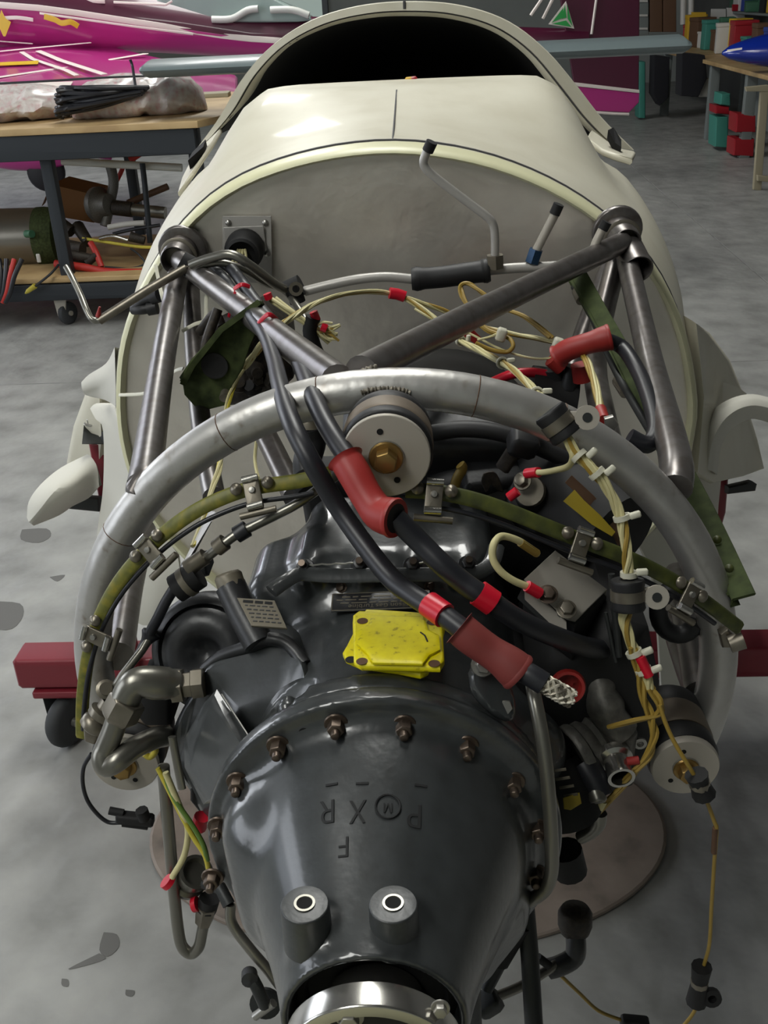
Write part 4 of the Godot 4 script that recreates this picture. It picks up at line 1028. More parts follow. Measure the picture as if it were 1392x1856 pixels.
	part(o, "flange", Geo.new().band(sm(pp("1046,492,.13 1086,565,.22 1128,640,.31 1180,745,.42 1236,850,.54 1292,960,.64 1348,1082,.73"), 3), .021, .003, Vector3(-.15, .5, .8)), "olive_dark")
	part(o, "edge", Geo.new().band(sm(pp("1034,500,.12 1074,572,.21 1116,648,.30 1168,752,.41 1222,856,.53 1276,966,.63 1330,1088,.72"), 3), .003, .016, Vector3(-.15, .5, .8)), "olive_dark")
	for q in ["1128,640,.318", "1206,796,.49", "1238,855,.55", "1300,978,.66", "1322,1030,.70"]:
		part(o, "rivet", Geo.new().lathe(xf(pp(q)[0], Vector3(-.15, .5, .8)), [Vector2(0, 0), Vector2(.004, 0), Vector2(.003, .002), Vector2(0, .0026)], 10), "olive")
	part(o, "control_rod", tube("1040,520,.13 1060,545,.17 1110,660,.3 1142,720,.4 1190,800,.5", .0045), "cart_steel")
	for q in ["1046,528,.14 1054,545,.16", "1120,690,.33 1134,712,.36"]: part(o, "rod_sleeve", Geo.new().tube(pp(q), .0072, 12), "fitting")
	# yellow blanking covers lying on the housing
	for k in 2:
		var up := k == 0
		var y := 1.1935 if up else 1.184
		var h := thing("blanking_cover", "upper yellow blanking cover with four corner holes, lying on the grey engine housing" if up else "lower yellow blanking cover, mostly hidden, turned slightly beneath the other yellow cover", "cover plate", PY(720, 1170, y))
		var ol: Array = [Vector2(640, 1140), Vector2(641, 1126), Vector2(652, 1119), Vector2(722, 1122), Vector2(792, 1122), Vector2(802, 1130), Vector2(804, 1175), Vector2(806, 1208), Vector2(798, 1222), Vector2(720, 1220), Vector2(655, 1219), Vector2(642, 1210), Vector2(641, 1178)] if up else [Vector2(658, 1124), Vector2(664, 1116), Vector2(700, 1117), Vector2(790, 1124), Vector2(807, 1140), Vector2(806, 1152), Vector2(790, 1200), Vector2(776, 1228), Vector2(762, 1234), Vector2(720, 1226), Vector2(650, 1216), Vector2(628, 1206), Vector2(622, 1194), Vector2(630, 1180)]
		var q := []
		for v in ol: q.append(PY(v.x, v.y, y))
		part(h, "plate", Geo.new().slab(q, Vector3(0, .007, 0), .002), "yellow_paint")
		if up:
			var r := []
			for v in [Vector2(672, 1124), Vector2(770, 1126), Vector2(776, 1150), Vector2(796, 1160), Vector2(798, 1186), Vector2(778, 1196), Vector2(766, 1212), Vector2(676, 1210), Vector2(664, 1190), Vector2(648, 1176), Vector2(648, 1152), Vector2(668, 1142)]: r.append(PY(v.x, v.y - 3, y + .0065))
			part(h, "raised_centre", Geo.new().slab(r, Vector3(0, .004, 0), .003), "yellow_paint")
			for v in [Vector2(657, 1126), Vector2(784, 1128), Vector2(656, 1199), Vector2(787, 1203)]:
				part(h, "bolt_hole", Geo.new().lathe(xf(PY(v.x, v.y, y + .0069)), [Vector2(0, 0), Vector2(.0042, 0), Vector2(.0042, .0004), Vector2(0, .0004)], 16), "box_brown")
			part(h, "scratch", Geo.new().tube([PY(762, 1146, y + .0107), PY(770, 1152, y + .0107), PY(775, 1163, y + .0107)], .0006, 5), "soot")
		else:
			part(h, "bolt_hole", Geo.new().lathe(xf(PY(636, 1196, y + .0069)), [Vector2(0, 0), Vector2(.0042, 0), Vector2(.0042, .0004), Vector2(0, .0004)], 16), "soot")

func olive_strap(n: String, label: String, path: String, clips: Array, m: String) -> void:
	var p := sm(pp(path), 5)
	var o := thing(n, label, "strap", p[p.size() / 2])
	part(o, "strap", Geo.new().band(p, .0125, .006, Vector3(0, .55, .8)), m)
	part(o, "sense_wire", Geo.new().tube(p.slice(3, -3).map(func(v): return v + Vector3(.004 if n == "" else 0.0, -.0115, .004)), .0022, 7), "cable_black")
	for c in clips:
		var best := 0
		var t: PackedStringArray = c.split(",")
		var dr := ray(float(t[0]), float(t[1])).normalized()
		var bd := 1e9
		for i in range(1, p.size() - 1):
			var w: Vector3 = p[i] - cam_at
			var dd := (w - dr * w.dot(dr)).length()
			if dd < bd: bd = dd; best = i
		var tg: Vector3 = (p[best + 1] - p[best - 1]).normalized()
		if tg.x < 0: tg = -tg
		var nn := (Vector3(0, .55, .8) - tg * tg.dot(Vector3(0, .55, .8))).normalized()
		var b := Transform3D(Basis(tg, nn.cross(tg), nn), p[best] + nn * .004)
		var k := part(o, "clip", Geo.new().box(b.translated_local(Vector3(0, -.006, .0022)), Vector3(.0135, .024, .003), .0008), "fitting")
		part(k, "roll", Geo.new().tube([b * Vector3(-.0065, .0065, .004), b * Vector3(.0065, .0065, .004)], .003, 8).tube([b * Vector3(-.0065, -.016, .004), b * Vector3(.0065, -.016, .004)], .0034, 8), "chrome")
		for s in [-1, 1]:
			part(k, "rivet", Geo.new().lathe(xf(b * Vector3(s * .013, .001, .001), nn), [Vector2(0, 0), Vector2(.0052, 0), Vector2(.0052, .001), Vector2(.0036, .0026), Vector2(.0016, .0038), Vector2(0, .0042)], 14), "fitting")
		part(k, "screw", Geo.new().tube([b * Vector3(-.014, -.022, .002), b * Vector3(.016, -.022, .002)], .003, 8), "fitting")
		part(k, "screw_thread", Geo.new().lathe(xf(b * Vector3(0, -.003, .004), nn), [Vector2(0, 0), Vector2(.003, 0), Vector2(.0024, .002), Vector2(0, .0022)], 10), "zinc")

# ---------- cables and harness ----------
func boot(o: Node, path: String, r: float, m: String) -> void:
	var p := sm(pp(path), 5); var rr := []
	for i in p.size():
		var u := float(i) / (p.size() - 1)
		rr.append(r * (1.18 if i == 0 else 1.0 + .02 * sin(u * 9.0) + .16 * smoothstep(.55, 1.0, u)))
	var q := part(o, "boot", Geo.new().tube(p, rr, 22), m)
	var e: Vector3 = p[-1]; var d: Vector3 = (p[-1] - p[-3]).normalized()
	part(q, "boot_lip", Geo.new().lathe(xf(e - d * .001, d), [Vector2(r * .8, 0), Vector2(r * 1.18, 0), Vector2(r * 1.24, .002), Vector2(r * 1.18, .004), Vector2(r * .9, .004), Vector2(r * .8, 0)], 24), m)
	part(q, "boot_mouth", Geo.new().lathe(xf(e, d), [Vector2(0, .001), Vector2(r * .9, .001), Vector2(r * .9, .003), Vector2(0, .003)], 20), "soot")
func cables() -> void:
	var o := thing("battery_cable", "black battery cable with bare braided end and dusty red boot, crossing over the gear case", "cable", P(560, 830, .79))
	part(o, "sheath", tube("368,478,.09 396,496,.15 430,540,.27 476,600,.42 496,650,.54 508,700,.68 526,760,.755 560,830,.79 620,930,.80 700,1038,.84 750,1080,.865 800,1112,.885 850,1150,.90", .0078, 0, 6, 14), "cable_black")
	part(o, "red_band", Geo.new().tube(pp("776,1094,.876 806,1116,.888"), .0094, 16), "red_tape")
	boot(o, "832,1138,.896 856,1158,.90 884,1178,.903 914,1198,.907 936,1216,.91", .0118, "red_boot_dusty")
	part(o, "sheath_end", tube("930,1210,.908 955,1220,.915 986,1239,.92", .0082, 0, 4, 14), "cable_black")
	var bp := sm(pp("984,1238,.92 1000,1247 1018,1257 1036,1266,.922"), 5)
	part(o, "braided_core", Geo.new().tube(bp, .0052, 10), "braid")
	for k in 12:
		var bs := []
		for i in bp.size():
			var aa := TAU * k / 12.0 + i * (.28 if k % 2 else -.28)
			bs.append(bp[i] + (Vector3(.52, .85, 0) * sin(aa) + Vector3(0, 0, 1) * cos(aa)) * (.0056 + .0006 * float(i % 2)))
		part(o, "braided_end", Geo.new().tube(bs, .0012, 5), "braid" if k % 3 else "fitting")
	o = thing("battery_cable", "black battery cable with bright red elbow boot in front of top rubber mount disc", "cable", P(590, 770, .77))
	part(o, "sheath", tube("392,470,.09 422,490,.16 458,540,.275 496,590,.41 538,650,.55 562,705,.70 592,770,.765 632,832,.80", .0078, 0, 6, 14), "cable_black")
	boot(o, "626,832,.80 644,862,.81 664,898,.82 686,928,.83 712,938,.838", .0122, "red_boot")
	part(o, "sheath_tail", tube("716,938,.835 760,982,.84 800,1022,.85 840,1056,.855 880,1084,.86 940,1124,.855 1002,1152,.84 1060,1172,.815 1110,1180,.78", .0082, 0, 5, 14), "cable_black")
	part(o, "red_band", Geo.new().tube(pp("866,1074,.858 894,1094,.86"), .0098, 16), "red_tape")
	for q in [["428,528,.27 442,520,.275 456,524,.27", "430,530,.27 424,552,.26 418,575,.25", "upper red cable tie with a hanging tail, binding both black cables to the strut"], ["472,590,.40 490,574,.41 506,584,.40", "476,596,.40 476,612,.40 482,630,.40", "lower red cable tie binding both black cables above the ring"]]:
		var t := thing("cable_tie", q[2], "cable tie", pp(q[0])[0])
		part(t, "loop", Geo.new().band(sm(pp(q[0]).map(func(v): return v + Vector3(0, .006, .012)), 4), .0055, .002), "red_tape")
		part(t, "tail", Geo.new().band(sm(pp(q[1]).map(func(v): return v + Vector3(0, .004, .012)), 4), .004, .0014), "red_tape")
	o = thing("ground_cable", "black cable with a red rubber boot curving down beside the right mount strut", "cable", P(1165, 690, .42))
	part(o, "sheath", tube("1098,616,.36 1130,632,.36 1160,680,.42 1182,740,.52 1188,785,.58 1172,806,.6 1140,792,.6", .0085, 0, 6, 14), "cable_black")
	boot(o, "1012,646,.35 1030,634,.355 1060,624,.36 1084,617,.36 1102,612,.36", .0125, "red_boot")
	part(o, "lug", Geo.new().slab(pp("1096,760,.58 1112,756 1122,770 1112,784 1098,778,.58"), Vector3(0, 0, -.008), .001), "zinc")
	o = thing("relay_cluster", "red and black relay with a red jumper lead, behind the ring at upper right", "relay", P(1010, 690, .3))
	part(o, "canister", Geo.new().tube(pp("960,712,.30 1040,722,.30"), .034, 22), "soot")
	part(o, "stud", Geo.new().tube(pp("1004,668,.31 1010,700,.31"), .012, 12), "rubber")
	part(o, "stud", Geo.new().tube(pp("1040,664,.32 1030,704,.32"), .010, 12), "engine_black")
	for q in ["1000,648,.32 1020,664,.32", "1052,660,.33 1056,690,.33"]: part(o, "red_cap", Geo.new().tube(pp(q), .0115, 12), "red_boot")
	part(o, "jumper", tube("890,694,.30 930,678,.31 975,676,.31 1010,686,.31 1022,694,.30", .006, 0, 5, 10), "red_tape")
	part(o, "tag", Geo.new().slab(pp("822,580,.2 838,578 872,612 862,624 824,600,.2"), Vector3(0, 0, -.002), .0005), "red_boot")
	# main harness of cream wires
	o = thing("wire_harness", "bundle of cream wires looping from the firewall over the ring to the lower right", "wires", P(720, 532, .22))
	var path := sm(pp("440,668,.30 462,640,.32 492,602,.36 530,574,.34 575,548,.30 640,530,.24 715,533,.22 775,566,.24 826,612,.28 870,636,.34 920,664,.44 960,700,.56 990,735,.68 1012,770,.755 1042,818,.77 1082,858,.78 1112,900,.785 1130,948,.79 1138,1000,.80 1140,1050,.805 1138,1090,.81 1132,1130,.815 1146,1175,.82 1166,1215,.825 1178,1250,.83"), 5)
	var k := 0
	for s in strands(path, 5, .0036, .0018): 
		part(o, "wire", Geo.new().tube(s, .0019, 6), "wire_cream" if k != 3 else "wire_amber"); k += 1
	part(o, "red_sleeve", Geo.new().tube(pp("706,531,.224 720,533,.222 734,538,.222"), .0072, 14), "red_tape")
	for q in ["835,620,.29", "908,655,.42", "975,716,.62", "1048,828,.774", "1084,858,.78", "1130,936,.79", "1150,1180,.822", "1170,1215,.826", "1140,1040,.804"]:
		var p: Vector3 = pp(q)[0]
		var b := 0; var bd := 1e9
		for i in range(1, path.size() - 1):
			if path[i].distance_to(p) < bd: bd = path[i].distance_to(p); b = i
		var d: Vector3 = (path[b + 1] - path[b - 1]).normalized()
		var t := part(o, "tie", Geo.new().lathe(xf(path[b] - d * .002, d), [Vector2(.0052, 0), Vector2(.0068, 0), Vector2(.0068, .004), Vector2(.0052, .004), Vector2(.0052, 0)], 14), "tie_white")
		part(t, "tie_head", Geo.new().box(Transform3D(xf(Vector3.ZERO, d).basis, path[b] + Vector3(.009, .004, .004)), Vector3(.009, .005, .005), .001), "tie_white")
	path = sm(pp("735,540,.222 800,562,.22 860,588,.22 920,604,.24 985,616,.28 1035,628,.32 1062,652,.38 1080,700,.46 1090,745,.54"), 5)
	k = 0
	for s in strands(path, 4, .0034, .002, 2.0, 1.0):
		part(o, "branch_wire", Geo.new().tube(s, .0019, 6), "wire_cream" if k < 2 else "wire_amber"); k += 1
	part(o, "end_sleeve", Geo.new().tube(pp("1088,742,.54 1094,762,.56"), .0062, 12), "red_boot")
	for s in strands(sm(pp("1000,612,.30 950,574,.27 905,556,.24 870,528,.22 848,514,.21 835,518,.21 838,536,.22 856,566,.24 880,596,.26 905,606,.27"), 5), 2, .0018, .002): part(o, "loop_wire", Geo.new().tube(s, .0023, 6), "wire_amber")
	part(o, "loop_wire", tube("906,606,.27 924,614,.28 930,628,.29 918,638,.29 890,634,.29 862,622,.29", .0028, 0, 5, 7), "wire_amber")
	for q in ["752,560,.24 772,572,.25 790,584,.25", "800,585,.24 850,604,.25 910,634,.28 970,650,.3 1020,646,.33", "866,616,.27 890,610,.28 910,600,.28", "1000,628,.3 1040,640,.33"]:
		part(o, "single_wire", tube(q, .0015, 0, 5, 6), "wire_cream")
	for q in ["908,604,.275", "1010,622,.31"]:
		part(o, "tie", Geo.new().box(Transform3D(fr(Vector3.ZERO, 0, 0, -20).basis, pp(q)[0] + Vector3(0, 0, .006)), Vector3(.012, .016, .012), .002), "tie_white")
	# wires down to the lower right
	for s in strands(sm(pp("1146,1175,.822 1158,1220,.826 1164,1262,.83 1178,1300,.835 1184,1335,.84 1172,1372,.842 1140,1410,.845 1096,1460,.85 1052,1500,.85"), 5), 3, .0028, .002): part(o, "drop_wire", Geo.new().tube(s, .0019, 6), "wire_amber")
	for s in strands(sm(pp("1178,1250,.83 1196,1276,.835 1190,1296,.835 1150,1306,.835 1104,1318,.83"), 4), 3, .0026, .002): part(o, "drop_wire", Geo.new().tube(s, .0019, 6), "wire_amber")
	part(o, "tag", Geo.new().band(pp("1092,1452,.852 1078,1476,.853"), .008, .005), "wire_cream")
	part(o, "red_sleeve", Geo.new().tube(pp("1160,1190,.826 1176,1225,.83"), .0042, 10), "red_tape")
	part(o, "red_sleeve", Geo.new().tube(pp("1136,1380,.842 1158,1378,.842"), .0036, 10), "red_boot")
	# cushion clamps
	for q in [[1012, 768, .757, "cushion clamp with a shiny tab holding the wire bundle to the ring crown", -52.0], [1138, 1078, .812, "cushion clamp with a metal tab holding the wire bundle beside the grey box", -88.0]]:
		var p := P(q[0], q[1], q[2])
		var d := Vector3(cos(deg_to_rad(q[4])), sin(deg_to_rad(q[4])), .3).normalized()
		var c := thing("cushion_clamp", q[3], "clamp", p)
		part(c, "cushion", Geo.new().lathe(xf(p - d * .012, d), [Vector2(.006, 0), Vector2(.0125, 0), Vector2(.0135, .002), Vector2(.0125, .008), Vector2(.0125, .016), Vector2(.0135, .022), Vector2(.0125, .024), Vector2(.006, .024), Vector2(.006, 0)], 22), "rubber")
		part(c, "band", Geo.new().lathe(xf(p - d * .0042, d), [Vector2(.0122, 0), Vector2(.0134, 0), Vector2(.0134, .0084), Vector2(.0122, .0084), Vector2(.0122, 0)], 24), "fitting")
		var tp := p + Vector3(.021, .006 if q[4] > -80 else .0, .004)
		var tab := part(c, "tab", Geo.new().lathe(xf(tp, Vector3(0, .4, 1)), [Vector2(.0, 0), Vector2(.0095, 0), Vector2(.0095, .002), Vector2(0, .002)], 20).box(Transform3D(xf(Vector3.ZERO, Vector3(0, .4, 1)).basis, (p + tp) * .5 + Vector3(0, .001, .001)), Vector3(.016, .002, .013), .0005), "disc_grey")
		part(tab, "hole", Geo.new().lathe(xf(tp + Vector3(0, .0008, .002), Vector3(0, .4, 1)), [Vector2(0, 0), Vector2(.0038, 0), Vector2(.0038, .0004), Vector2(0, .0004)], 14), "cart_steel")
	# single looped leads on the engine
	o = thing("looped_lead", "short cream lead curling from the wire bundle to a red sleeve on the terminal stud", "wire", P(1090, 850, .77))
	part(o, "lead", tube("1034,812,.768 1038,830,.77 1030,845,.76 1008,852,.74 985,856,.72 972,856,.71", .0026, 0, 6, 8), "wire_cream")
	part(o, "red_sleeve", Geo.new().tube(pp("976,856,.712 955,858,.70"), .0044, 12), "red_tape")
	part(o, "red_sleeve", Geo.new().tube(pp("938,890,.69 922,902,.69"), .0044, 12), "red_tape")
	o = thing("looped_lead", "yellowed lead bent in a round loop above the grey sheet-metal box", "wire", P(900, 1010, .8))
	part(o, "lead", tube("974,1004,.785 955,990,.79 935,978,.795 910,972,.80 896,984,.81 893,1010,.815 906,1034,.818 930,1052,.818 956,1063,.815", .0030, 0, 6, 8), "wire_cream")
	part(o, "red_sleeve", Geo.new().tube(pp("955,1062,.816 978,1076,.814"), .0046, 12), "red_tape")
	part(o, "end_sleeve", Geo.new().tube(pp("943,983,.793 973,1003,.785"), .0034, 10), "wire_amber")
	# firewall connector and cluster of crimped wires
	o = thing("connector_plate", "riveted aluminium plate with a round black connector and short wires, on upper left firewall", "connector", P(448, 450, .005))
	part(o, "plate", Geo.new().slab(pp("404,391,.003 492,391 494,512 404,512,.003"), Vector3(0, 0, .003), .001), "plate_alu")
	for q in ["414,404,.0062", "481,404,.0062", "414,498,.0062", "484,460,.0062"]: part(o, "screw", Geo.new().lathe(xf(pp(q)[0], Vector3(0, 0, 1)), [Vector2(0, 0), Vector2(.0048, 0), Vector2(.004, .002), Vector2(0, .003)], 12), "zinc")
	var cf := xf(P(446, 446, .006), Vector3(0, -.1, 1))
	part(o, "flange", Geo.new().box(Transform3D(cf.basis, cf.origin).translated_local(Vector3(0, .001, 0)), Vector3(.058, .003, .058), .001), "plate_alu")
	part(o, "connector", Geo.new().lathe(cf, [Vector2(0, 0), Vector2(.026, 0), Vector2(.028, .008), Vector2(.028, .022), Vector2(.024, .026), Vector2(.024, .04), Vector2(.02, .042), Vector2(.02, .03), Vector2(0, .03)], 28), "soot")
	k = 0
	for q in ["436,452,.04 430,470,.05 424,490,.06", "440,452,.04 438,472,.05 436,494,.06", "444,452,.04 446,470,.05 440,500,.06", "432,452,.04 424,470,.05 414,488,.06"]:
		part(o, "wire", tube(q, .002, 0, 4, 6), "wire_cream"); k += 1
	part(o, "red_sleeve", Geo.new().tube(pp("438,474,.055 438,488,.058"), .004, 8), "red_tape")
	o = thing("wire_ends", "cluster of clipped cream wire ends with red tips, hanging before the firewall", "wires", P(590, 590, .3))
	for q in ["485,536,.28 520,560,.3 560,585,.3 600,612,.3", "490,545,.28 530,572,.3 565,596,.3 596,622,.3", "500,540,.28 545,575,.3 585,600,.3 612,606,.3"]: part(o, "wire", tube(q, .0024, 0, 5, 7), "wire_cream")
	var rng := RandomNumberGenerator.new(); rng.seed = 8
	for i in 9:
		var a := Vector2(rng.randf_range(572, 590), rng.randf_range(588, 606))
		part(o, "wire_end", tube("%f,%f,.3 %f,%f,.31 %f,%f,.31" % [a.x, a.y, a.x + 12, a.y + rng.randf_range(-8, 14), a.x + 28, a.y + rng.randf_range(-8, 24)], .0016, 0, 4, 6), "wire_cream" if i % 3 else "wire_amber")
	for q in ["568,565,.3 574,580,.3", "582,592,.31 592,596,.31", "484,532,.285 488,542,.285"]: part(o, "red_tip", Geo.new().tube(pp(q), .0052, 10), "red_tape")
	part(o, "sheath", tube("568,575,.3 562,600,.3 570,630,.3 580,650,.3", .009, 0, 4, 10), "soot")
	# thin wires down the left
	o = thing("thin_wires", "thin cream and yellow wires with a small inline plug, dropping behind the ring's left", "wires", P(410, 760, .4))
	for s in strands(sm(pp("440,668,.30 424,700,.33 412,735,.37 404,790,.43 398,840,.5 386,880,.56 372,930,.62 352,990,.68"), 4), 3, .0026, .0018): part(o, "wire", Geo.new().tube(s, .0018, 6), "wire_yellow" if o.get_child_count() > 1 else "wire_cream")
	part(o, "plug", Geo.new().tube(pp("420,682,.315 410,704,.33"), .0085, 12), "soot")
	part(o, "plug_tail", Geo.new().tube(pp("411,704,.33 406,722,.35"), .0058, 12), "fitting")
	part(o, "wire", tube("468,778,.40 462,830,.46 468,866,.52", .002, 0, 5, 6), "wire_cream")
	# white ties on the left struts
	for q in ["216,716,.14 262,713,.18 268,700,.19 290,690,.21 318,672,.24 332,668,.26|thin white cable tie reaching from firewall edge around the left mount strut", "330,600,.2 352,588,.2 372,578,.2 374,540,.16 384,510,.12 395,506,.1|thin white cable tie with a bent tail near the upper left bushing", "282,480,.07 290,520,.1 300,552,.13 316,548,.13 330,562,.13|thin white cable tie looped around the top of the left mount strut"]:
		var t: PackedStringArray = q.split("|")
		solo("white_tie", Geo.new().band(sm(pp(t[0]), 5), .0052, .0016), "tie_white", t[1], "cable tie")
	# hydraulic line across the firewall
	o = thing("fuel_line", "grey metal line with a black hose sleeve and three stub fittings, crossing the firewall top", "pipe", P(700, 500, .13))
	part(o, "left_pipe", tube("346,480,.15 380,468,.16 420,462,.17 455,482,.17 500,516,.15 536,532,.125", .0062, 0, 6, 12), "steel_pipe")
	part(o, "left_pipe", tube("352,486,.14 396,476,.15 440,488,.15 480,512,.14 520,530,.13 560,590,.2 566,600,.2", .005, 0, 6, 12), "steel_pipe")
	part(o, "mid_pipe", tube("552,528,.125 600,516,.125 650,506,.125 700,502,.125 748,506,.125", .0066, 0, 6, 12), "plate_alu")
	part(o, "hose_sleeve", Geo.new().tube(sm(pp("746,506,.125 800,502,.125 850,495,.125 888,490,.125"), 4), [.0145, .0165, .0145, .0145, .0145, .0145, .0145, .0145, .0145, .0145, .0148, .0165, .0145], 18), "rubber")
	for q in ["752,506,.125 762,505,.125", "874,492,.125 884,490,.125"]: part(o, "hose_clamp", Geo.new().tube(pp(q), .0158, 18), "soot")
	part(o, "right_pipe", tube("886,490,.125 930,486,.125 975,484,.125 1040,481,.12", .0068, 0, 4, 12), "plate_alu")
	part(o, "tee", Geo.new().tube(pp("520,528,.13 546,516,.13"), .014, 12).tube(pp("530,516,.135 540,548,.135"), .011, 12), "soot")
	part(o, "tee_ring", Geo.new().lathe(xf(P(536, 524, .14), Vector3(.2, .3, 1)), [Vector2(.005, 0), Vector2(.0095, 0), Vector2(.0095, .006), Vector2(.005, .006), Vector2(.005, 0)], 14), "fitting")
	part(o, "coupling", Geo.new().tube(pp("328,474,.11 356,490,.11"), .015, 12), "soot")
	part(o, "coupling_nut", hexbolt(xf(P(338, 480, .118), Vector3(.1, .5, 1)), .006, .006), "fitting")
	part(o, "stub_nut", Geo.new().tube(pp("898,486,.13 897,462,.13"), .0118, 6), "fitting")
	part(o, "bent_tube", tube("897,464,.13 897,430,.13 894,408,.13 884,394,.13 850,368,.128 800,330,.126 776,310,.126 768,298,.126 769,286,.127 776,270,.128", .0056, 0, 6, 12), "plate_alu")
	part(o, "tube_cap", Geo.new().tube(pp("775,274,.128 783,257,.13"), .0074, 10), "soot")
	part(o, "blue_nut", Geo.new().tube(pp("964,476,.125 972,452,.125"), .0098, 6), "blue_nut")
	part(o, "straight_tube", Geo.new().tube(pp("970,458,.125 1008,384,.125"), .0058, 12), "disc_grey")
	part(o, "tube_cap", Geo.new().tube(pp("1005,388,.125 1013,370,.126"), .0072, 10), "soot")
	part(o, "elbow_nut", Geo.new().tube(pp("1034,482,.12 1058,478,.12"), .0105, 8), "chrome")
	part(o, "straight_tube", tube("1058,480,.12 1070,470,.12 1080,440,.115 1094,412,.11", .0058, 0, 4, 12), "disc_grey")
	part(o, "tube_cap", Geo.new().tube(pp("1092,416,.11 1100,402,.11"), .0072, 10), "soot")
	o = thing("vent_pipe", "thin greenish pipe slanting down left past the fuselage edge to a bent end", "pipe", P(250, 530, .12))
	part(o, "pipe", tube("340,484,.12 300,506,.13 240,542,.14 190,574,.15 178,581,.15 166,578,.15 156,560,.14 146,535,.12 132,506,.1 120,484,.08", .0044, 0, 6, 10), "steel_pipe")
	part(o, "thick_end", Geo.new().tube(pp("338,485,.122 270,524,.135 180,581,.151"), .0062, 12), "fitting")
	part(o, "red_cap", Geo.new().tube(pp("178,574,.152 181,556,.152"), [.004, .0015], 8), "red_boot")
	for q in ["242,562,.05 262,545,.055 276,540,.06", "242,562,.05 256,562,.06 268,560,.06"]:
		var b := thing("firewall_stub", "black rubber stub bolt %s at the left edge of the firewall" % ["pointing up" if q.ends_with("276,540,.06") else "lying lower"], "bolt", pp(q)[0])
		part(b, "shank", tube(q, .0068, 0, 4, 12), "rubber")
		var e: Array = pp(q)
		part(b, "head", Geo.new().tube([e[-1], e[-1] + (e[-1] - e[-2]).normalized() * .014], .0098, 12), "rubber")

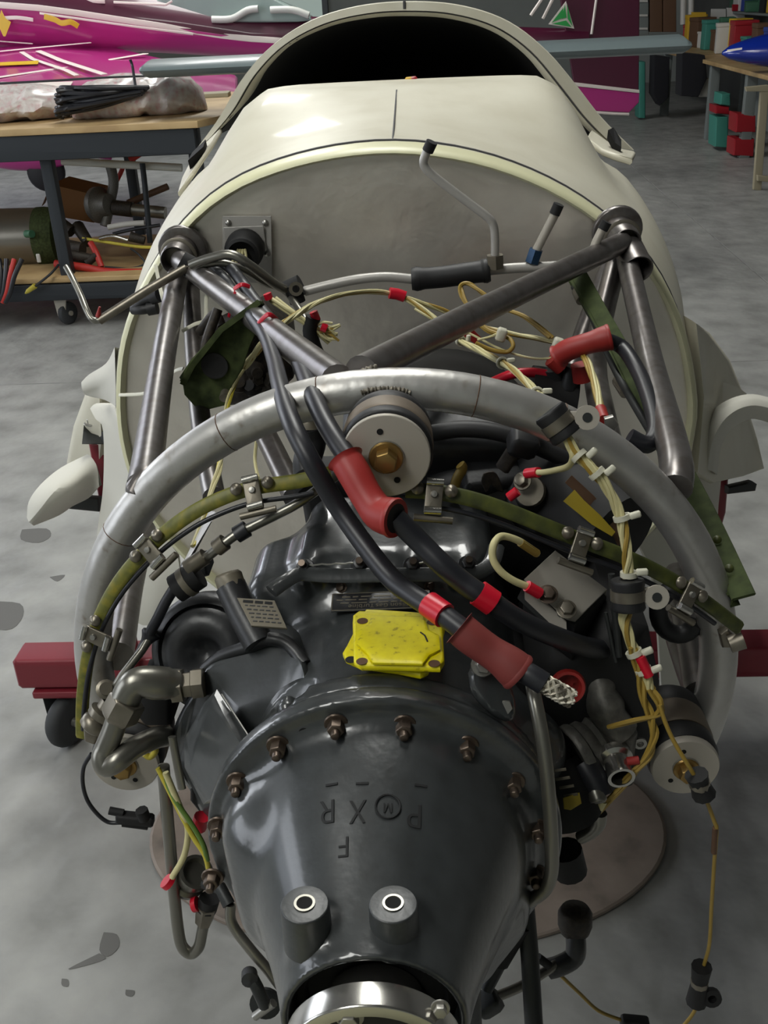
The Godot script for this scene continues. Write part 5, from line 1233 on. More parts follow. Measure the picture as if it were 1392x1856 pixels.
# ---------- loose lines and things under the engine ----------
func loose_lines() -> void:
	var disc := Geo.new()
	var rng := RandomNumberGenerator.new(); rng.seed = 3
	disc.lathe(Transform3D(Basis.from_scale(Vector3(1, 1, .6)), Vector3(-.045, .001, -.19)), [Vector2(0, 0), Vector2(.55, 0), Vector2(.556, .004), Vector2(.556, .011), Vector2(.55, .014), Vector2(0, .014)], 72)
	solo("drip_board", disc, "board", "round dusty pinkish-brown board lying on the concrete floor under the engine", "board", "", .9)
	var o := thing("drain_tube", "long bright steel drain tube bending round the right edge of the gear case", "pipe", P(990, 1450, .93))
	part(o, "tube", tube("962,1225,.88 968,1260,.90 980,1320,.915 990,1390,.925 996,1460,.932 1000,1530,.935 1000,1575,.935 992,1605,.935 974,1624,.935 944,1640,.93", .0052, 0, 5, 12), "steel_pipe")
	o = thing("hook_tube", "steel tube with a hooked bottom and brass-coloured nut, hanging at the lower left", "pipe", P(320, 1600, .84))
	part(o, "tube", tube("296,1388,.82 300,1440,.825 307,1520,.83 314,1600,.835 322,1680,.84 330,1715,.842 346,1728,.842 360,1716,.842 366,1690,.84 371,1664,.838", .0054, 0, 5, 12), "steel_pipe")
	part(o, "nut", Geo.new().tube(pp("369,1672,.838 376,1640,.838"), [.0078, .0105], 6), "fitting")
	part(o, "elbow", Geo.new().tube(pp("374,1648,.838 380,1628,.836"), .0095, 12), "soot")
	o = thing("pressure_fitting", "dark stepped pressure fitting with red caps, hanging left under the gear case", "fitting", P(355, 1585, .83))
	part(o, "cup", Geo.new().lathe(xf(P(338, 1600, .82), P(375, 1560, .84) - P(338, 1600, .82)), [Vector2(0, 0), Vector2(.014, 0), Vector2(.0165, .003), Vector2(.0165, .008), Vector2(.013, .010), Vector2(.013, .018), Vector2(.0155, .020), Vector2(.0155, .03), Vector2(.0125, .03), Vector2(.011, .024), Vector2(0, .024)], 26), "steel_pipe")
	part(o, "stem", Geo.new().tube(pp("372,1600,.84 400,1610,.85 415,1640,.86"), .0058, 10), "cart_steel")
	for q in ["308,1602,.845 300,1596,.845", "350,1640,.84 358,1638,.84", "360,1500,.84 366,1480,.84"]: part(o, "red_cap", Geo.new().tube(pp(q), .0068, 12), "red_tape")
	part(o, "bracket", Geo.new().slab(pp("344,1395,.82 362,1420 384,1450 386,1490 364,1480 344,1455,.82"), Vector3(0, 0, -.03), .003), "soot")
	o = thing("left_wires", "yellow, green and cream wires trailing down beside the hooked steel tube", "wires", P(330, 1460, .85))
	for q in ["286,1392,.84 305,1430,.845 330,1480,.85 352,1520,.855 372,1552,.86 380,1590,.86", "294,1400,.84 318,1450,.85 345,1490,.855 368,1530,.86 376,1560,.86"]: part(o, "wire", tube(q, .0022, 0, 5, 7), "wire_yellow" if q.begins_with("286") else "wire_green")
	part(o, "wire", tube("300,1400,.845 325,1460,.85 340,1500,.85 334,1550,.85 312,1590,.85", .0028, 0, 5, 7), "wire_cream")
	o = thing("curled_lead", "thin black lead curling from the left mount disc to a black clip plug", "wire", P(180, 1480, .8))
	part(o, "lead", tube("166,1366,.80 152,1390,.80 150,1420,.80 158,1450,.80 176,1475,.80 196,1490,.80 218,1491,.80", .0019, 0, 6, 7), "cable_black")
	part(o, "clip_plug", Geo.new().box(fr(P(245, 1484, .80), 0, 0, -8), Vector3(.034, .011, .011), .002), "soot")
	part(o, "clip_jaw", Geo.new().tube(pp("198,1469,.80 224,1474,.80"), .0038, 8).tube(pp("256,1468,.802 262,1484,.802"), .0058, 8).tube(pp("222,1492,.80 268,1498,.80"), .0034, 8), "soot")
	o = thing("thin_drain", "thin dark drain pipe running under the left flank of the gear case", "pipe", P(440, 1700, .88))
	part(o, "pipe", tube("418,1640,.86 418,1666,.865 430,1690,.87 460,1728,.88 484,1756,.885 510,1790,.89", .0046, 0, 5, 10), "steel_pipe")
	o = thing("lever_joint", "small dark lever joint low at the left of the shaft flange", "joint", P(470, 1800, .9))
	part(o, "arm", Geo.new().tube(pp("450,1760,.89 466,1790,.90 480,1822,.90"), .0055, 10), "cart_steel")
	part(o, "pivot", Geo.new().lathe(xf(P(452, 1764, .89), Vector3(.2, .3, 1)), [Vector2(0, 0), Vector2(.007, 0), Vector2(.007, .01), Vector2(0, .012)], 14), "engine_black")
	part(o, "plate", Geo.new().lathe(xf(P(482, 1816, .885), Vector3(0, .4, 1)), [Vector2(0, 0), Vector2(.014, 0), Vector2(.014, .004), Vector2(0, .004)], 20), "cart_steel")
	part(o, "pin", Geo.new().tube(pp("462,1842,.90 496,1818,.90"), .004, 8), "zinc")
	o = thing("down_tube", "straight dark steel tube standing to the frame bottom, right of the gear case", "pipe", P(958, 1760, .85))
	part(o, "tube", Geo.new().tube(pp("952,1640,.84 960,1730,.86 970,1900,.90"), .0082, 14), "cart_steel")
	o = thing("control_linkage", "dark control rods with clevis and brown nozzle, low right of the gear case", "linkage", P(940, 1740, .82))
	part(o, "rod", tube("880,1792,.86 905,1745,.85 930,1700,.845 955,1660,.84", .0068, 0, 4, 10), "cart_steel")
	part(o, "rod_boot", Geo.new().tube(pp("900,1740,.86 940,1672,.85"), .0115, 12), "soot")
	part(o, "rod", tube("885,1812,.86 940,1790,.84 990,1760,.82 1010,1745,.81", .0046, 0, 4, 10), "steel_pipe")
	part(o, "elbow", Geo.new().tube(sm(pp("1040,1680,.79 1044,1710,.80 1040,1735,.805 1015,1750,.81 995,1756,.81"), 4), .0098, 12), "engine_black")
	part(o, "nozzle", Geo.new().lathe(xf(P(1042, 1688, .79), Vector3(0, 1, -.2)), [Vector2(0, 0), Vector2(.014, 0), Vector2(.0165, .008), Vector2(.0165, .02), Vector2(.013, .026), Vector2(0, .028)], 20), "grime")
	part(o, "lock_pin", Geo.new().tube(pp("975,1735,.82 995,1750,.82"), .0042, 8), "soot")
	part(o, "knuckle", Geo.new().box(fr(P(884, 1818, .86), 10, 20, 30), Vector3(.024, .02, .02), .003), "cart_steel")
	part(o, "block", Geo.new().slab(pp("840,1800,.90 872,1792 874,1870 845,1870,.90"), Vector3(0, 0, -.03), .003), "engine_black")
	part(o, "pale_pipe", tube("1052,1518,.80 1074,1506,.805 1086,1492,.81 1088,1474,.81", .006, 0, 5, 12), "steel_pipe")
	part(o, "knob", Geo.new().tube(pp("1024,1540,.80 1034,1580,.80"), .0155, 14), "soot")
	part(o, "bracket", Geo.new().slab(pp("1004,1575,.80 1040,1575 1036,1604 1008,1598,.80"), Vector3(0, 0, -.02), .003), "cart_steel")
	o = thing("hanging_lead", "thin amber lead hanging down the right with two black plugs", "wire", P(1290, 1600, .84))
	part(o, "lead", tube("1196,1278,.84 1206,1310,.845 1222,1345,.85 1244,1382,.855 1262,1412,.855 1280,1450,.85 1295,1490,.85 1299,1505,.85 1295,1560,.845 1290,1640,.84 1286,1710,.835 1276,1750,.83 1270,1780,.83 1266,1815,.83 1254,1840,.83 1236,1862,.83", .0018, 0, 5, 7), "wire_amber")
	part(o, "dark_sleeve", Geo.new().tube(pp("1297,1500,.85 1294,1545,.846"), .0026, 8), "box_brown")
	for q in ["1262,1404,.857 1268,1420,.857 1276,1440,.856", "1272,1752,.832 1268,1780,.832 1262,1816,.832"]:
		part(o, "plug", Geo.new().tube(pp(q), [.0095, .0075, .0098], 10), "soot")
		part(o, "plug_band", Geo.new().tube([pp(q)[1] - Vector3(0, .003, 0), pp(q)[1] + Vector3(0, .003, 0)], .0082, 10), "fitting")
	part(o, "plug_ear", Geo.new().lathe(xf(P(1288, 1804, .832), Vector3(0, .3, 1)), [Vector2(.004, 0), Vector2(.009, 0), Vector2(.009, .006), Vector2(.004, .006), Vector2(.004, 0)], 14), "soot")
	o = thing("lower_lead", "thin brown lead sagging to a black plug at the bottom edge, right of shaft", "wire", P(1080, 1820, .8))
	part(o, "lead", tube("1016,1768,.80 1050,1800,.80 1085,1832,.80 1130,1850,.80", .0018, 0, 5, 7), "wire_amber")
	part(o, "plug", Geo.new().box(fr(P(1150, 1853, .80), 0, 0, -8), Vector3(.028, .012, .012), .002), "soot")
	o = thing("hose_loop", "black rubber hose bent in an open ring inside the right of the silver ring", "hose", P(1222, 1105, .7))
	var a := []
	for i in 21:
		var t := deg_to_rad(lerpf(20, 330, i / 20.0))
		a.append(P(1230 + cos(t) * 37, 1108 - sin(t) * 42, .70 + .004 * i / 20.0))
	part(o, "hose", Geo.new().tube(a, .0085, 12), "rubber")
	# right-hand hot section trim seen between strut and engine
	o = thing("push_rods", "two thin dark rods with fork ends beside the grey box, inside the right of ring", "rod", P(1112, 1150, .8))
	part(o, "rod", tube("1108,1040,.79 1112,1090,.795 1118,1140,.80 1122,1190,.805", .0028, 0, 4, 8), "cart_steel")
	part(o, "rod", tube("1098,1110,.795 1106,1150,.80 1116,1200,.805", .0016, 0, 4, 8), "cart_steel")

# ---------- left bench with its load ----------
func left_bench() -> void:
	var o := thing("work_bench", "steel-framed workbench with plywood top and lower shelf on swivel wheels, left of the fuselage", "bench", Vector3(-2.2, 0, -4.7))
	var y := 1.075; var x0 := -3.6; var x1 := -1.16; var z0 := -4.15; var z1 := -5.95
	part(o, "top", Geo.new().slab([Vector3(x0, y, z0), Vector3(x1, y, z0), Vector3(x1 + .14, y, z0 - .35), Vector3(x1 + .1, y, z1), Vector3(x0, y, z1)], Vector3(0, -.035, 0), .003), "plywood")
	part(o, "apron", Geo.new().box(fr(Vector3((x0 + x1) / 2, y - .1, z0 - .04)), Vector3(x1 - x0 - .05, .13, .05), .004), "bench_steel")
	part(o, "apron", Geo.new().box(fr(Vector3((x0 + x1) / 2, y - .1, z1 + .04)), Vector3(x1 - x0 - .05, .13, .05), .004), "bench_steel")
	part(o, "shelf", Geo.new().box(fr(Vector3((x0 - .2 + x1) / 2, .27, -4.72)), Vector3(x1 - x0 - .3, .03, 1.1), .003), "plywood")
	part(o, "shelf_rail", Geo.new().box(fr(Vector3((x0 - .2 + x1) / 2, .205, z0 - .03)), Vector3(x1 - x0 - .3, .09, .05), .004), "bench_steel")
	for q in [Vector2(-2.02, z0 - .1), Vector2(x1 - .05, z0 - .1), Vector2(-2.02, z1 + .1), Vector2(x1 - .05, z1 + .1), Vector2(-3.4, z0 - .1)]:
		part(o, "leg", Geo.new().box(fr(Vector3(q.x, .6, q.y)), Vector3(.065, .86, .065), .004), "bench_steel")
	for q in [Vector2(-2.06, -4.24), Vector2(-1.3, -4.24), Vector2(-2.06, -5.2), Vector2(-3.3, -5.2)]:
		var w := part(o, "caster", Geo.new().lathe(xf(Vector3(q.x, .065, q.y), Vector3(1, 0, .5)).translated_local(Vector3(0, -.02, 0)), [Vector2(0, 0), Vector2(.05, 0), Vector2(.063, .006), Vector2(.065, .02), Vector2(.063, .034), Vector2(.05, .04), Vector2(0, .04)], 26), "tyre")
		part(w, "fork", Geo.new().slab([Vector3(q.x - .05, .16, q.y + .03), Vector3(q.x + .02, .16, q.y + .03), Vector3(q.x - .0, .06, q.y + .035), Vector3(q.x - .04, .06, q.y + .035)], Vector3(-.006, 0, .008), .002), "disc_grey")
		part(w, "plate", Geo.new().box(fr(Vector3(q.x, .165, q.y)), Vector3(.1, .02, .09), .003), "bench_steel")
		part(w, "hub", Geo.new().lathe(xf(Vector3(q.x, .065, q.y), Vector3(1, 0, .5)).translated_local(Vector3(0, -.03, 0)), [Vector2(0, 0), Vector2(.014, 0), Vector2(.014, .06), Vector2(0, .06)], 14), "disc_grey")
	# plastic bundle and cable hank on top
	var rng := RandomNumberGenerator.new(); rng.seed = 21
	var ns := FastNoiseLite.new(); ns.seed = 4; ns.frequency = 7.0; ns.fractal_octaves = 3
	for b in [[-2.95, -1.95, .10, "wrapped_bundle", "long white plastic-wrapped bundle with pink blotches, left part of the bench load"], [-1.95, -1.22, .115, "wrapped_bundle", "short round-ended plastic-wrapped bundle with pink blotches, at the right end of the bench top"]]:
		var rows := []
		for i in 25:
			var u := i / 24.0
			var x := lerpf(b[0], b[1], u)
			var e := pow(maxf(.02, 1.0 - pow(absf(2 * u - 1), 5.0)), .5)
			var r := []
			for k in 22:
				var a := TAU * k / 22
				var c := Vector3(x, y + .09 * e, -4.62 - .1 * u)
				var q: float = (1.0 + .28 * ns.get_noise_3d(x * 1.2, cos(a) * .14, sin(a) * .14)) * e
				r.append(Vector3(c.x, maxf(y + .002, c.y + sin(a) * b[2] * q), c.z + cos(a) * .26 * q))
			rows.append(r)
		solo(b[3], Geo.new().loft(rows), "plastic_wrap", b[4], "bundle", "", .2)
	o = thing("cable_hank", "hank of black cable folded flat on the plastic-wrapped bundles", "cable", P(180, 180, -4.35))
	for k in 24:
		var v := k / 23.0
		var st := P(114 + 9 * sin(k * 1.9), 158 + 52 * v, -4.36 + .08 * sin(k * 2.7))
		var md := P(185, 160 + 40 * v * .8, -4.36 + .07 * cos(k * 1.3))
		var en := P(250 + 20 * (1 - v) + 6 * sin(k * 3.1), 158 + 14 * v, -4.42 + .04 * sin(k))
		part(o, "strand", Geo.new().tube(sm([st - Vector3(0, .012, .03), st, md + Vector3(0, .012 * sin(k * 2.0), 0), en], 4), .0105, 6), "cable_black")
	part(o, "loose_end", Geo.new().tube(sm(pp("236,108,-4.5 240,120,-4.5 243,140,-4.45 246,158,-4.4"), 4), .008, 6), "cable_black")
	part(o, "loose_end", Geo.new().tube(sm(pp("-10,152,-4.5 100,146,-4.5 200,140,-4.5 300,136,-4.55 380,130,-4.6"), 4), .006, 6), "cable_black")
	solo("plank", Geo.new().box(fr(P(385, 172, -5.6) + Vector3(-.06, 0, 0), 0, 4, 0), Vector3(.34, .03, .16), .004), "pale_wood", "short pale plank at the far right corner of the bench top", "plank")
	# lower shelf
	var sy := .286
	o = thing("exhaust_drum", "brushed steel drum with a dark ribbed end, lying on the bench's lower shelf", "drum", P(40, 430, -4.62))
	var ax := P(104, 428, -4.62) - P(-80, 432, -4.62)
	part(o, "shell", Geo.new().lathe(xf(P(-80, 432, -4.62), ax), [Vector2(0, 0), Vector2(.16, 0), Vector2(.165, .01), Vector2(.165, ax.length() * .84), Vector2(0, ax.length() * .84)], 36), "tank_steel")
	part(o, "dark_end", Geo.new().lathe(xf(P(-80, 432, -4.62), ax), [Vector2(0, ax.length() * .83), Vector2(.168, ax.length() * .83), Vector2(.17, ax.length() * .9), Vector2(.16, ax.length() * 1.02), Vector2(.09, ax.length() * 1.06), Vector2(0, ax.length() * 1.06)], 36), "olive_dark")
	part(o, "port", Geo.new().tube(pp("48,424,-4.45 58,424,-4.42"), .022, 10), "box_green")
	part(o, "white_tag", Geo.new().box(fr(P(70, 468, -4.46)), Vector3(.024, .05, .012), .004), "box_white")
	o = thing("cardboard_box", "open brown cardboard box tilted on the lower shelf behind the steel drum", "box", P(128, 380, -4.9))
	part(o, "carton", Geo.new().slab(pp("92,334,-4.85 168,352,-4.85 170,404,-4.85 88,390,-4.85"), Vector3(.02, .0, -.3), .004), "cardboard")
	part(o, "flap", Geo.new().slab(pp("76,372,-4.8 92,334,-4.85 95,332,-5.1 82,366,-5.05"), Vector3(.0, -.005, 0), .001), "cardboard")
	o = thing("gear_unit", "grey cast gear unit with a polished shaft, on the lower shelf right of the carton", "machine part", P(190, 390, -4.75))
	part(o, "casing", Geo.new().lathe(xf(P(172, 372, -4.75), Vector3(1, .1, .5)), [Vector2(0, 0), Vector2(.09, 0), Vector2(.105, .02), Vector2(.105, .05), Vector2(.07, .07), Vector2(.06, .12), Vector2(0, .13)], 24), "cast_alu")
	part(o, "neck", Geo.new().tube(sm(pp("200,300,-4.8 206,330,-4.78 200,365,-4.75 190,410,-4.7"), 4), .03, 12), "cast_alu")
	part(o, "shaft", Geo.new().tube(pp("205,376,-4.72 300,386,-4.7"), .036, 14), "steel_pipe")
	part(o, "collar", Geo.new().tube(pp("206,376,-4.72 240,380,-4.71"), .045, 14), "grime")
	for q in [["long_pole", "112,292,-4.6 215,298,-4.6 330,304,-4.6", .022, "white_pole", "long white pole lying level under the bench top", "pole"], ["strap_bar", "236,290,-5.0 270,268,-5.0 300,258,-5.0 332,250,-5.0", .02, "red_hose", "short red bar arching under the right end of bench top", "bar"], ["strap_bar", "232,368,-4.8 270,352,-4.8 304,338,-4.8", .02, "box_brown", "dull red bar slanting up behind the steel shaft", "bar"], ["strap_bar", "205,340,-4.9 218,315,-4.9 224,300,-4.9", .014, "red_hose", "short red bar standing over the grey gear unit", "bar"], ["prop_rod", "258,296,-4.55 264,350,-4.52 272,440,-4.5", .016, "bench_steel", "thin dark rod leaning from the white pole to the shelf", "rod"], ["red_hose", "100,478,-4.32 150,484,-4.3 190,492,-4.3 245,494,-4.3 280,492,-4.3", .022, "red_hose", "thick red hose lying along the front of the lower shelf", "hose"], ["red_hose", "164,440,-4.4 174,458,-4.36 184,484,-4.32", .018, "red_hose", "short red hose curling up from the shelf under the gear unit", "hose"], ["yellow_cord", "150,432,-4.5 200,440,-4.45 260,448,-4.4 300,446,-4.4", .009, "wire_yellow", "yellow cord stretched across the lower shelf", "cord"], ["bent_wire", "236,450,-4.4 252,462,-4.4 262,478,-4.38 236,486,-4.36 190,484,-4.36", .006, "bench_steel", "thin bent wire frame lying on the lower shelf", "wire"], ["shelf_cable", "106,480,-4.2 92,496,-4.12 70,514,-4.1 60,522,-4.1", .007, "cable_black", "thin black cable drooping over the shelf edge towards a yellow tip", "cable"], ["tool_handle", "196,412,-4.5 230,406,-4.5 262,404,-4.5", .016, "box_white", "white-handled tool on the shelf under the steel shaft", "tool"], ["tool_handle", "180,432,-4.45 205,428,-4.45 232,436,-4.45", .012, "chrome", "bright metal tool beside the yellow cord on the shelf", "tool"], ["tool_handle", "205,424,-4.5 240,416,-4.5 290,408,-4.5", .010, "cable_black", "slim black tool lying above the bright metal tool", "tool"]]:
		solo(q[0], Geo.new().tube(sm(pp(q[1]), 5), q[2], 10), q[3], q[4], q[5])
	solo("cable_tip", Geo.new().tube(pp("64,518,-4.1 50,528,-4.1 46,532,-4.1"), [.016, .012, .004], 8), "wire_yellow", "yellow moulded tip of the thin cable at the shelf edge", "plug")
	o = thing("oily_parts", "oily dark machine parts piled before the carton on the lower shelf", "machine part", P(135, 440, -4.4))
	for q in [["110,446,-4.42 150,452,-4.38", .05], ["128,462,-4.36 168,470,-4.36", .036], ["140,410,-4.6 160,440,-4.5", .04], ["100,400,-4.6 130,420,-4.55", .045], ["236,428,-4.45 262,436,-4.45", .03], ["158,476,-4.35 176,462,-4.35", .026]]:
		part(o, "lump", Geo.new().tube(pp(q[0]), [q[1], q[1] * .8], 9), "grime")
	o = thing("red_black_cables", "dark red and black cables hanging over the shelf at the left frame edge", "cable", P(10, 500, -4.05))
	for k in 6: part(o, "cable", Geo.new().tube(sm(pp("%d,470,-4.1 %d,500,-4.05 %d,530,-4.03 %d,548,-4.03" % [-30 + k * 14, -14 + k * 8, -12 + k * 6, -16 + k * 5]), 4), .014, 8), "red_hose" if k % 3 == 1 else "cable_black")

# ---------- purple aircraft behind ----------
func purple_plane() -> void:
	var o := thing("purple_aircraft", "magenta and plum aircraft with cream and gold stripes parked behind the bench", "aircraft", Vector3(-2, 0, -8.5))
	var st := [[-7.0, 1.70, .42, .34], [-5.0, 1.69, .43, .36], [-3.6, 1.68, .38, .34], [-2.4, 1.48, .24, .26], [-1.5, 1.315, .16, .2], [0.0, 1.2, .12, .16], [1.45, 1.12, .1, .13]]
	var lo := []; var up := []; var line := []
	for s in st:
		var a := []; var b := []
		for k in 13:
			var t := PI * k / 12
			a.append(Vector3(s[0], s[1] - sin(t) * s[2], -8.55 + cos(t) * .36 * (s[2] / .38)))
			b.append(Vector3(s[0], s[1] + sin(t) * s[3], -8.55 + cos(t) * .36 * (s[2] / .38)))
		lo.append(a); up.append(b); line.append(a[0] + Vector3(0, 0, .004))
	part(o, "lower_hull", Geo.new().sheet(lo, .01), "magenta", -.2)
	part(o, "upper_hull", Geo.new().sheet(up, .01), "plum", -.2)
	part(o, "cream_stripe", Geo.new().band(sm(line, 4), .05, .012, Vector3(0, 0, 1)), "plane_white")
	part(o, "thin_stripe", Geo.new().band(pp("72,24,-8.17 115,30,-8.17 235,47,-8.2 350,62,-8.3"), .018, .006, Vector3(0, 0, 1)), "plane_white")
	part(o, "gold_script", Geo.new().band(sm(pp("80,30,-8.16 100,36,-8.16 112,42,-8.16 128,40,-8.16 142,48,-8.17"), 4), .045, .006, Vector3(0, 0, 1)), "gold")
	part(o, "gold_flash", Geo.new().slab(pp("2,18,-8.14 10,34,-8.14 20,40,-8.14 10,66,-8.14 6,66,-8.14 -4,44,-8.14"), Vector3(0, 0, -.006), .001), "gold")
	part(o, "silver_script", Geo.new().band(sm(pp("-10,34,-8.15 30,32,-8.15 60,36,-8.16"), 4), .03, .006, Vector3(0, 0, 1)), "plane_white")
	# canopy with bright rims
	part(o, "canopy", Geo.new().slab(sm(pp("246,8,-8.4 320,-8,-8.4 390,-20,-8.4 470,-14,-8.4 560,30,-8.4 540,40,-8.4 400,40,-8.4 380,34,-8.4 250,10,-8.4"), 2).slice(0, -1), Vector3(0, 0, -.3), .01), "glass_dark")
	part(o, "canopy_rim", Geo.new().tube(sm(pp("384,35,-8.36 420,34,-8.36 448,19,-8.36 468,16,-8.36"), 4), .03, 8), "white_pole")
	part(o, "canopy_rim", Geo.new().tube(sm(pp("490,18,-8.36 530,18,-8.36 560,28,-8.36"), 4), .03, 8), "white_pole")
	part(o, "cockpit_rail", Geo.new().band(pp("-10,0,-8.3 120,1,-8.3 190,3,-8.3"), .03, .01, Vector3(0, 0, 1)), "plane_white")
	part(o, "cockpit_rail", Geo.new().band(pp("206,4,-8.3 300,9,-8.3 312,2,-8.3"), .02, .01, Vector3(0, 0, 1)), "plane_white")
	# wing towards the viewer, with its stripes
	var w := part(o, "wing", Geo.new().slab(pp("-40,88,-8.3 60,80,-8.4 170,76,-8.5 270,100,-8.3 430,136,-7.2 430,172,-6.1 -40,172,-6.0"), Vector3(0, -.09, 0), .02), "magenta")
	for q in [["-20,98,-7.9 60,90,-8.05 165,80,-8.3", .045, "plane_white"], ["-20,146,-6.6 100,128,-7.1 265,100,-8.1", .06, "plane_white"], ["40,97,-7.9 60,110,-7.5 120,130,-6.9 140,140,-6.7", .04, "plane_white"], ["70,95,-7.9 110,112,-7.4 190,138,-6.7", .05, "plane_white"], ["-20,120,-7.2 70,116,-7.3", .16, "gold"], ["-20,76,-8.2 60,82,-8.25", .04, "plane_white"], ["-20,160,-6.3 130,156,-6.4", .2, "plane_white"]]:
		part(w, "stripe", Geo.new().band(pp(q[0]).map(func(v): return v + Vector3(0, .012, 0)), q[1], .006, Vector3(0, 1, .1)), q[2])
	# rudder at the far right end
	var r := part(o, "rudder", Geo.new().slab(pp("1010,-40,-8.5 1160,-40,-8.5 1158,166,-8.5 1040,152,-8.5"), Vector3(0, 0, -.07), .01), "plum")
	part(r, "cream_stripe", Geo.new().slab(pp("1040,149,-8.49 1159,163,-8.49 1159,169,-8.49 1040,156,-8.49"), Vector3(0, 0, -.09), .004), "plane_white")
	part(r, "magenta_foot", Geo.new().slab(pp("1040,156,-8.5 1159,169,-8.5 1158,186,-8.5 1140,204,-8.5 1060,200,-8.5"), Vector3(0, 0, -.07), .006), "magenta")
	part(r, "foot_edge", Geo.new().tube(pp("1060,202,-8.48 1110,206,-8.48 1140,207,-8.48"), .012, 8), "plane_white")
	part(r, "brace_wire", Geo.new().tube(pp("1082,-10,-8.47 1072,62,-8.47"), .012, 6), "plane_white")
	part(o, "brace", Geo.new().tube(pp("962,28,-8.4 985,-6,-8.4"), .014, 6).tube(pp("984,34,-8.4 1004,-6,-8.4"), .014, 6), "plane_white")
	var e := part(o, "emblem", Geo.new().slab(pp("1026,2,-8.4 1041,52,-8.4 994,44,-8.4"), Vector3(0, 0, -.012), .002), "plane_white")
	for q in ["1024,8,-8.385 1027,32,-8.385 1018,34,-8.385", "1028,8,-8.385 1038,48,-8.385 1029,34,-8.385", "1036,49,-8.385 1000,43,-8.385 1026,37,-8.385", "1021,14,-8.385 1021,32,-8.385 1000,41,-8.385"]:
		part(e, "green_field", Geo.new().slab(pp(q), Vector3(0, 0, -.003), .0005), "emblem_green")
	# wheel spat and undercarriage under the bench line of sight
	var sp := []
	for i in 13:
		var u := i / 12.0
		var c := P(lerpf(-30, 150, u), lerpf(284, 280, u), -8.0)
		var h := .13 * pow(maxf(.01, sin(PI * minf(1, u * .9 + .1))), .6)
		var q := []
		for k in 14: q.append(c + Vector3(0, sin(TAU * k / 14) * h, cos(TAU * k / 14) * h * .7))
		sp.append(q)
	part(o, "wheel_spat", Geo.new().loft(sp), "magenta")
	part(o, "spat_line", Geo.new().tube(pp("-10,276,-7.9 30,272,-7.9 120,278,-7.9"), .012, 6), "plane_white")
	part(o, "gear_leg", Geo.new().tube(pp("90,268,-8.0 150,276,-8.2 200,285,-8.4"), .03, 8), "magenta")
	part(o, "tyre", Geo.new().lathe(xf(P(84, 312, -8.02), Vector3(.2, 0, 1)).translated_local(Vector3(0, -.05, 0)), [Vector2(0, 0), Vector2(.14, 0), Vector2(.165, .03), Vector2(.165, .07), Vector2(.14, .1), Vector2(0, .1)], 24), "rubber")
	var w2 := part(o, "tyre", Geo.new().lathe(xf(P(193, 256, -9.0), Vector3(.1, 0, 1)).translated_local(Vector3(0, -.06, 0)), [Vector2(.07, 0), Vector2(.13, 0), Vector2(.15, .03), Vector2(.15, .09), Vector2(.13, .12), Vector2(.07, .12), Vector2(.07, 0)], 24), "rubber")
	part(w2, "hub", Geo.new().lathe(xf(P(193, 256, -9.0), Vector3(.1, 0, 1)), [Vector2(0, 0), Vector2(.065, 0), Vector2(.06, .05), Vector2(0, .05)], 18), "bench_steel")
	part(o, "belly_strut", Geo.new().tube(pp("60,96,-8.5 75,270,-8.1"), .04, 8).tube(pp("196,110,-8.8 193,256,-9.0"), .04, 8), "bench_steel")

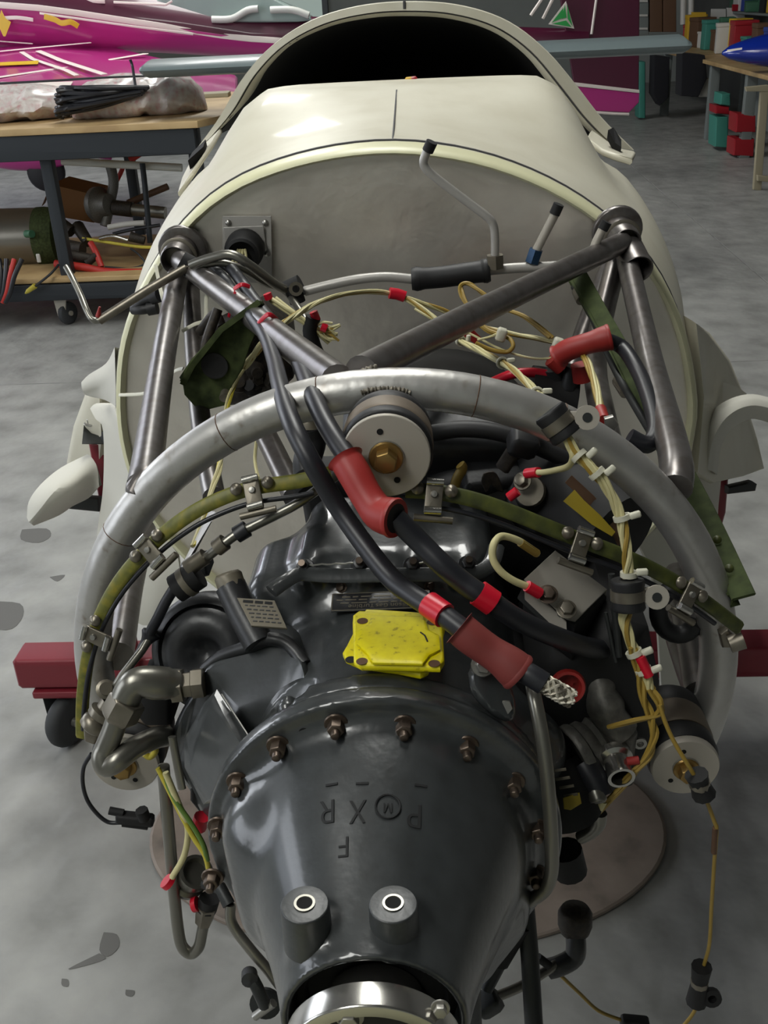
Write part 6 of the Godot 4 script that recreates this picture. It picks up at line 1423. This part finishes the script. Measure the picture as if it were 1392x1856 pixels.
# ---------- right side of the hall ----------
func right_side() -> void:
	var o := thing("long_bench", "long wood-edged bench with pale legs along the right wall", "bench", Vector3(3.6, 0, -11))
	part(o, "top", Geo.new().box(fr(Vector3(3.66, .785, -11.3)), Vector3(1.2, .04, 6.4), .004), "plywood")
	for z in [-13.2, -10.75, -9.35, -8.2]:
		part(o, "leg", Geo.new().box(fr(Vector3(3.14, .38, z)), Vector3(.10, .76, .09), .004), "rack_grey")
		part(o, "leg", Geo.new().box(fr(Vector3(4.15, .38, z)), Vector3(.08, .76, .08), .004), "rack_grey")
	part(o, "back_panel", Geo.new().box(fr(Vector3(3.5, .42, -9.9)), Vector3(.02, .5, .9), .003), "rack_grey")
	o = thing("blue_cowl", "glossy blue pointed engine cowling resting on the near end of the right bench", "cowling", P(1380, 100, -8.9))
	var rows := []
	for i in 13:
		var u := i / 12.0
		var c := P(lerpf(1309, 1470, u), lerpf(97, 94, u), -8.95)
		var h := .02 + .26 * pow(u, .6) * (1.0 if u < 1 else .96)
		var q := []
		for k in 20:
			var a := TAU * k / 20
			q.append(c + Vector3(0, sin(a) * h * (.85 if sin(a) > 0 else .62), cos(a) * h * 1.1))
		rows.append(q)
	part(o, "shell", Geo.new().loft(rows), "blue_cowl")
	part(o, "shine_strip", Geo.new().band(pp("1318,92,-8.78 1345,88,-8.72"), .02, .004, Vector3(0, .5, .8)), "plane_white")
	var items := [["red_bin", "1336,206,-9.3 1370,210,-9.3 1370,240,-9.3 1334,240,-9.3", "bin_red", "upper red plastic bin under the near end of right bench", "bin"], ["red_bin", "1332,252,-9.3 1368,252,-9.3 1366,284,-9.3 1330,282,-9.3", "bin_red", "lower red plastic bin standing on the floor under right bench", "bin"], ["teal_bin", "1298,212,-9.8 1320,212,-9.8 1320,268,-9.8 1296,266,-9.8", "bin_teal", "tall teal bin between two bench legs", "bin"], ["teal_bin", "1308,170,-9.8 1324,170,-9.8 1324,192,-9.8 1306,190,-9.8", "bin_teal", "small teal bin on top of the red-lidded stack", "bin"], ["flat_box", "1298,192,-9.8 1322,194,-9.8 1322,208,-9.8 1298,206,-9.8", "bin_red", "flat red box between the two teal bins", "box"], ["leaning_sheet", "1268,142,-11.2 1286,142,-11.2 1286,176,-11.2 1266,176,-11.2", "box_white", "pale panel leaning by the dark jacket under the bench", "panel"], ["dark_jacket", "1236,96,-11.0 1278,100,-11.0 1282,142,-11.0 1266,176,-11.0 1234,174,-11.0", "dark_cloth", "black jacket shape hanging under the right bench", "jacket"], ["dark_stool", "1186,100,-12.6 1214,104,-12.6 1212,176,-12.6 1196,192,-12.6 1184,172,-12.6", "dark_cloth", "dark stool beyond the rudder, left of the bench leg", "stool"], ["teal_drum", "1158,112,-12.8 1170,112,-12.8 1170,214,-12.8 1158,214,-12.8", "bin_teal", "narrow teal drum right behind the rudder edge", "drum"]]
	for q in items:
		solo(q[0], Geo.new().slab(pp(q[1]), Vector3(0, 0, -.3), .012), q[2], q[3], q[4])
	part_frame()
	# clutter standing on the bench and on the wall behind it
	var rng := RandomNumberGenerator.new(); rng.seed = 77
	var tint := ["box_white", "bin_red", "box_yellow", "box_blue", "box_green", "box_brown", "dark_cloth", "bin_teal", "box_white", "gold"]
	var words := {"box_white": "white", "bin_red": "red", "box_yellow": "yellow", "box_blue": "blue", "box_green": "green", "box_brown": "brown", "dark_cloth": "black", "bin_teal": "teal", "gold": "ochre"}
	var shelf := thing("wall_rack", "grey wall rack crowded with boxes above the right bench", "rack", Vector3(4.2, .8, -12))
	for yy in [1.18, 1.52]: part(shelf, "board", Geo.new().box(fr(Vector3(4.2, yy, -12.2)), Vector3(.36, .025, 4.8), .003), "rack_grey")
	for z in [-9.9, -12.2, -14.5]: part(shelf, "post", Geo.new().box(fr(Vector3(4.36, 1.2, z)), Vector3(.04, 1.0, .05), .003), "rack_grey")
	var nth := ["first", "second", "third", "fourth", "fifth", "sixth", "seventh", "eighth", "ninth", "tenth", "eleventh", "twelfth", "thirteenth", "fourteenth", "fifteenth", "sixteenth", "seventeenth", "eighteenth", "nineteenth", "twentieth", "next to last", "last"]
	var where := [[.806, 3.55, "on the bench top"], [1.193, 4.18, "on the lower rack board"], [1.533, 4.18, "on the upper rack board"]]
	for lv in 3:
		var z := -14.2
		var k := 0
		while z < -9.6:
			var sz := Vector3(rng.randf_range(.14, .26), rng.randf_range(.12, .27) * (1.5 if lv == 0 else 1.0), rng.randf_range(.14, .32))
			if lv == 0: sz.y = minf(sz.y, .36)
			var m: String = tint[rng.randi() % tint.size()]
			var bx := thing("storage_box", "%s box %s, %s from the far end of its row" % [words[m], where[lv][2], nth[k]], "box", Vector3(where[lv][1], where[lv][0], z), "small boxes at the right wall")
			var bt := fr(Vector3(where[lv][1] + rng.randf_range(-.06, .06), where[lv][0] + sz.y / 2, z + sz.z / 2), 0, rng.randf_range(-14, 14), 0)
			part(bx, "carton", Geo.new().box(bt, sz, .008), m)
			part(bx, "lid", Geo.new().box(bt.translated_local(Vector3(0, sz.y * .46, 0)), Vector3(sz.x + .012, sz.y * .14, sz.z + .012), .005), m)
			z += sz.z + rng.randf_range(.02, .12); k += 1
	# tall pieces against the back wall at upper right
	o = thing("locker", "narrow pale locker with shelves beyond the rudder", "locker", P(1165, 60, -14))
	part(o, "carcass", Geo.new().slab(pp("1154,-40,-14 1176,-40,-14 1176,62,-14 1154,62,-14"), Vector3(0, 0, -.4), .01), "rack_grey")
	for y in [0, 26, 50]: part(o, "shelf", Geo.new().slab(pp("1156,%d,-13.98 1174,%d,-13.98 1174,%d,-13.98 1156,%d,-13.98" % [y, y, y + 4, y + 4]), Vector3(0, 0, -.02), .002), "box_white")
	o = thing("brown_cabinet", "tall dark brown cabinet between the locker and the pale pipes", "cabinet", P(1200, 60, -14))
	part(o, "door", Geo.new().slab(pp("1178,-40,-14 1201,-40,-14 1201,58,-14 1178,58,-14"), Vector3(0, 0, -.4), .01), "box_brown")
	part(o, "door", Geo.new().slab(pp("1202,-40,-14 1226,-40,-14 1226,58,-14 1202,58,-14"), Vector3(0, 0, -.4), .01), "box_brown")
	o = thing("standing_pipes", "pair of pale pipes standing upright beside the brown cabinet", "pipe", P(1244, 40, -14))
	for x in [1240, 1254]: part(o, "pipe", Geo.new().tube(pp("%d,-40,-14 %d,44,-14" % [x, x - 2]), .04, 12), "box_white")
	var posters := [["1290,16,-13.6 1316,16,-13.6 1316,46,-13.6 1288,46,-13.6", "box_white", "white sheet with blue mark"], ["1318,14,-13.6 1350,14,-13.6 1350,40,-13.6 1318,42,-13.6", "box_white", "wide white sheet"], ["1328,8,-13.55 1350,8,-13.55 1350,20,-13.55 1328,20,-13.55", "bin_red", "red sign"], ["1380,0,-13.6 1400,0,-13.6 1400,18,-13.6 1380,18,-13.6", "bin_red", "second red sign near the frame corner"], ["1254,22,-13.5 1280,22,-13.5 1284,44,-13.5 1256,44,-13.5", "box_yellow", "yellow bag"]]
	for q in posters: solo("notice_board", Geo.new().slab(pp(q[0]), Vector3(0, 0, -.05), .006), q[1], q[2] + " above the right bench, near the hall corner", "board")

func part_frame() -> void:
	var o := thing("wooden_stand", "pale bare-wood post with a short arm, at the right frame edge", "stand", Vector3(2.77, 0, -7.55))
	part(o, "post", Geo.new().slab(pp("1380,160,-7.55 1394,160,-7.55 1380,346,-7.55 1366,344,-7.55"), Vector3(0, 0, -.05), .004), "pale_wood")
	part(o, "arm", Geo.new().slab(pp("1352,158,-7.54 1392,154,-7.54 1392,166,-7.54 1354,166,-7.54"), Vector3(0, 0, -.05), .004), "pale_wood")
	part(o, "foot", Geo.new().slab(pp("1374,318,-7.5 1410,322,-7.5 1410,332,-7.5 1374,328,-7.5"), Vector3(0, 0, -.05), .004), "pale_wood")
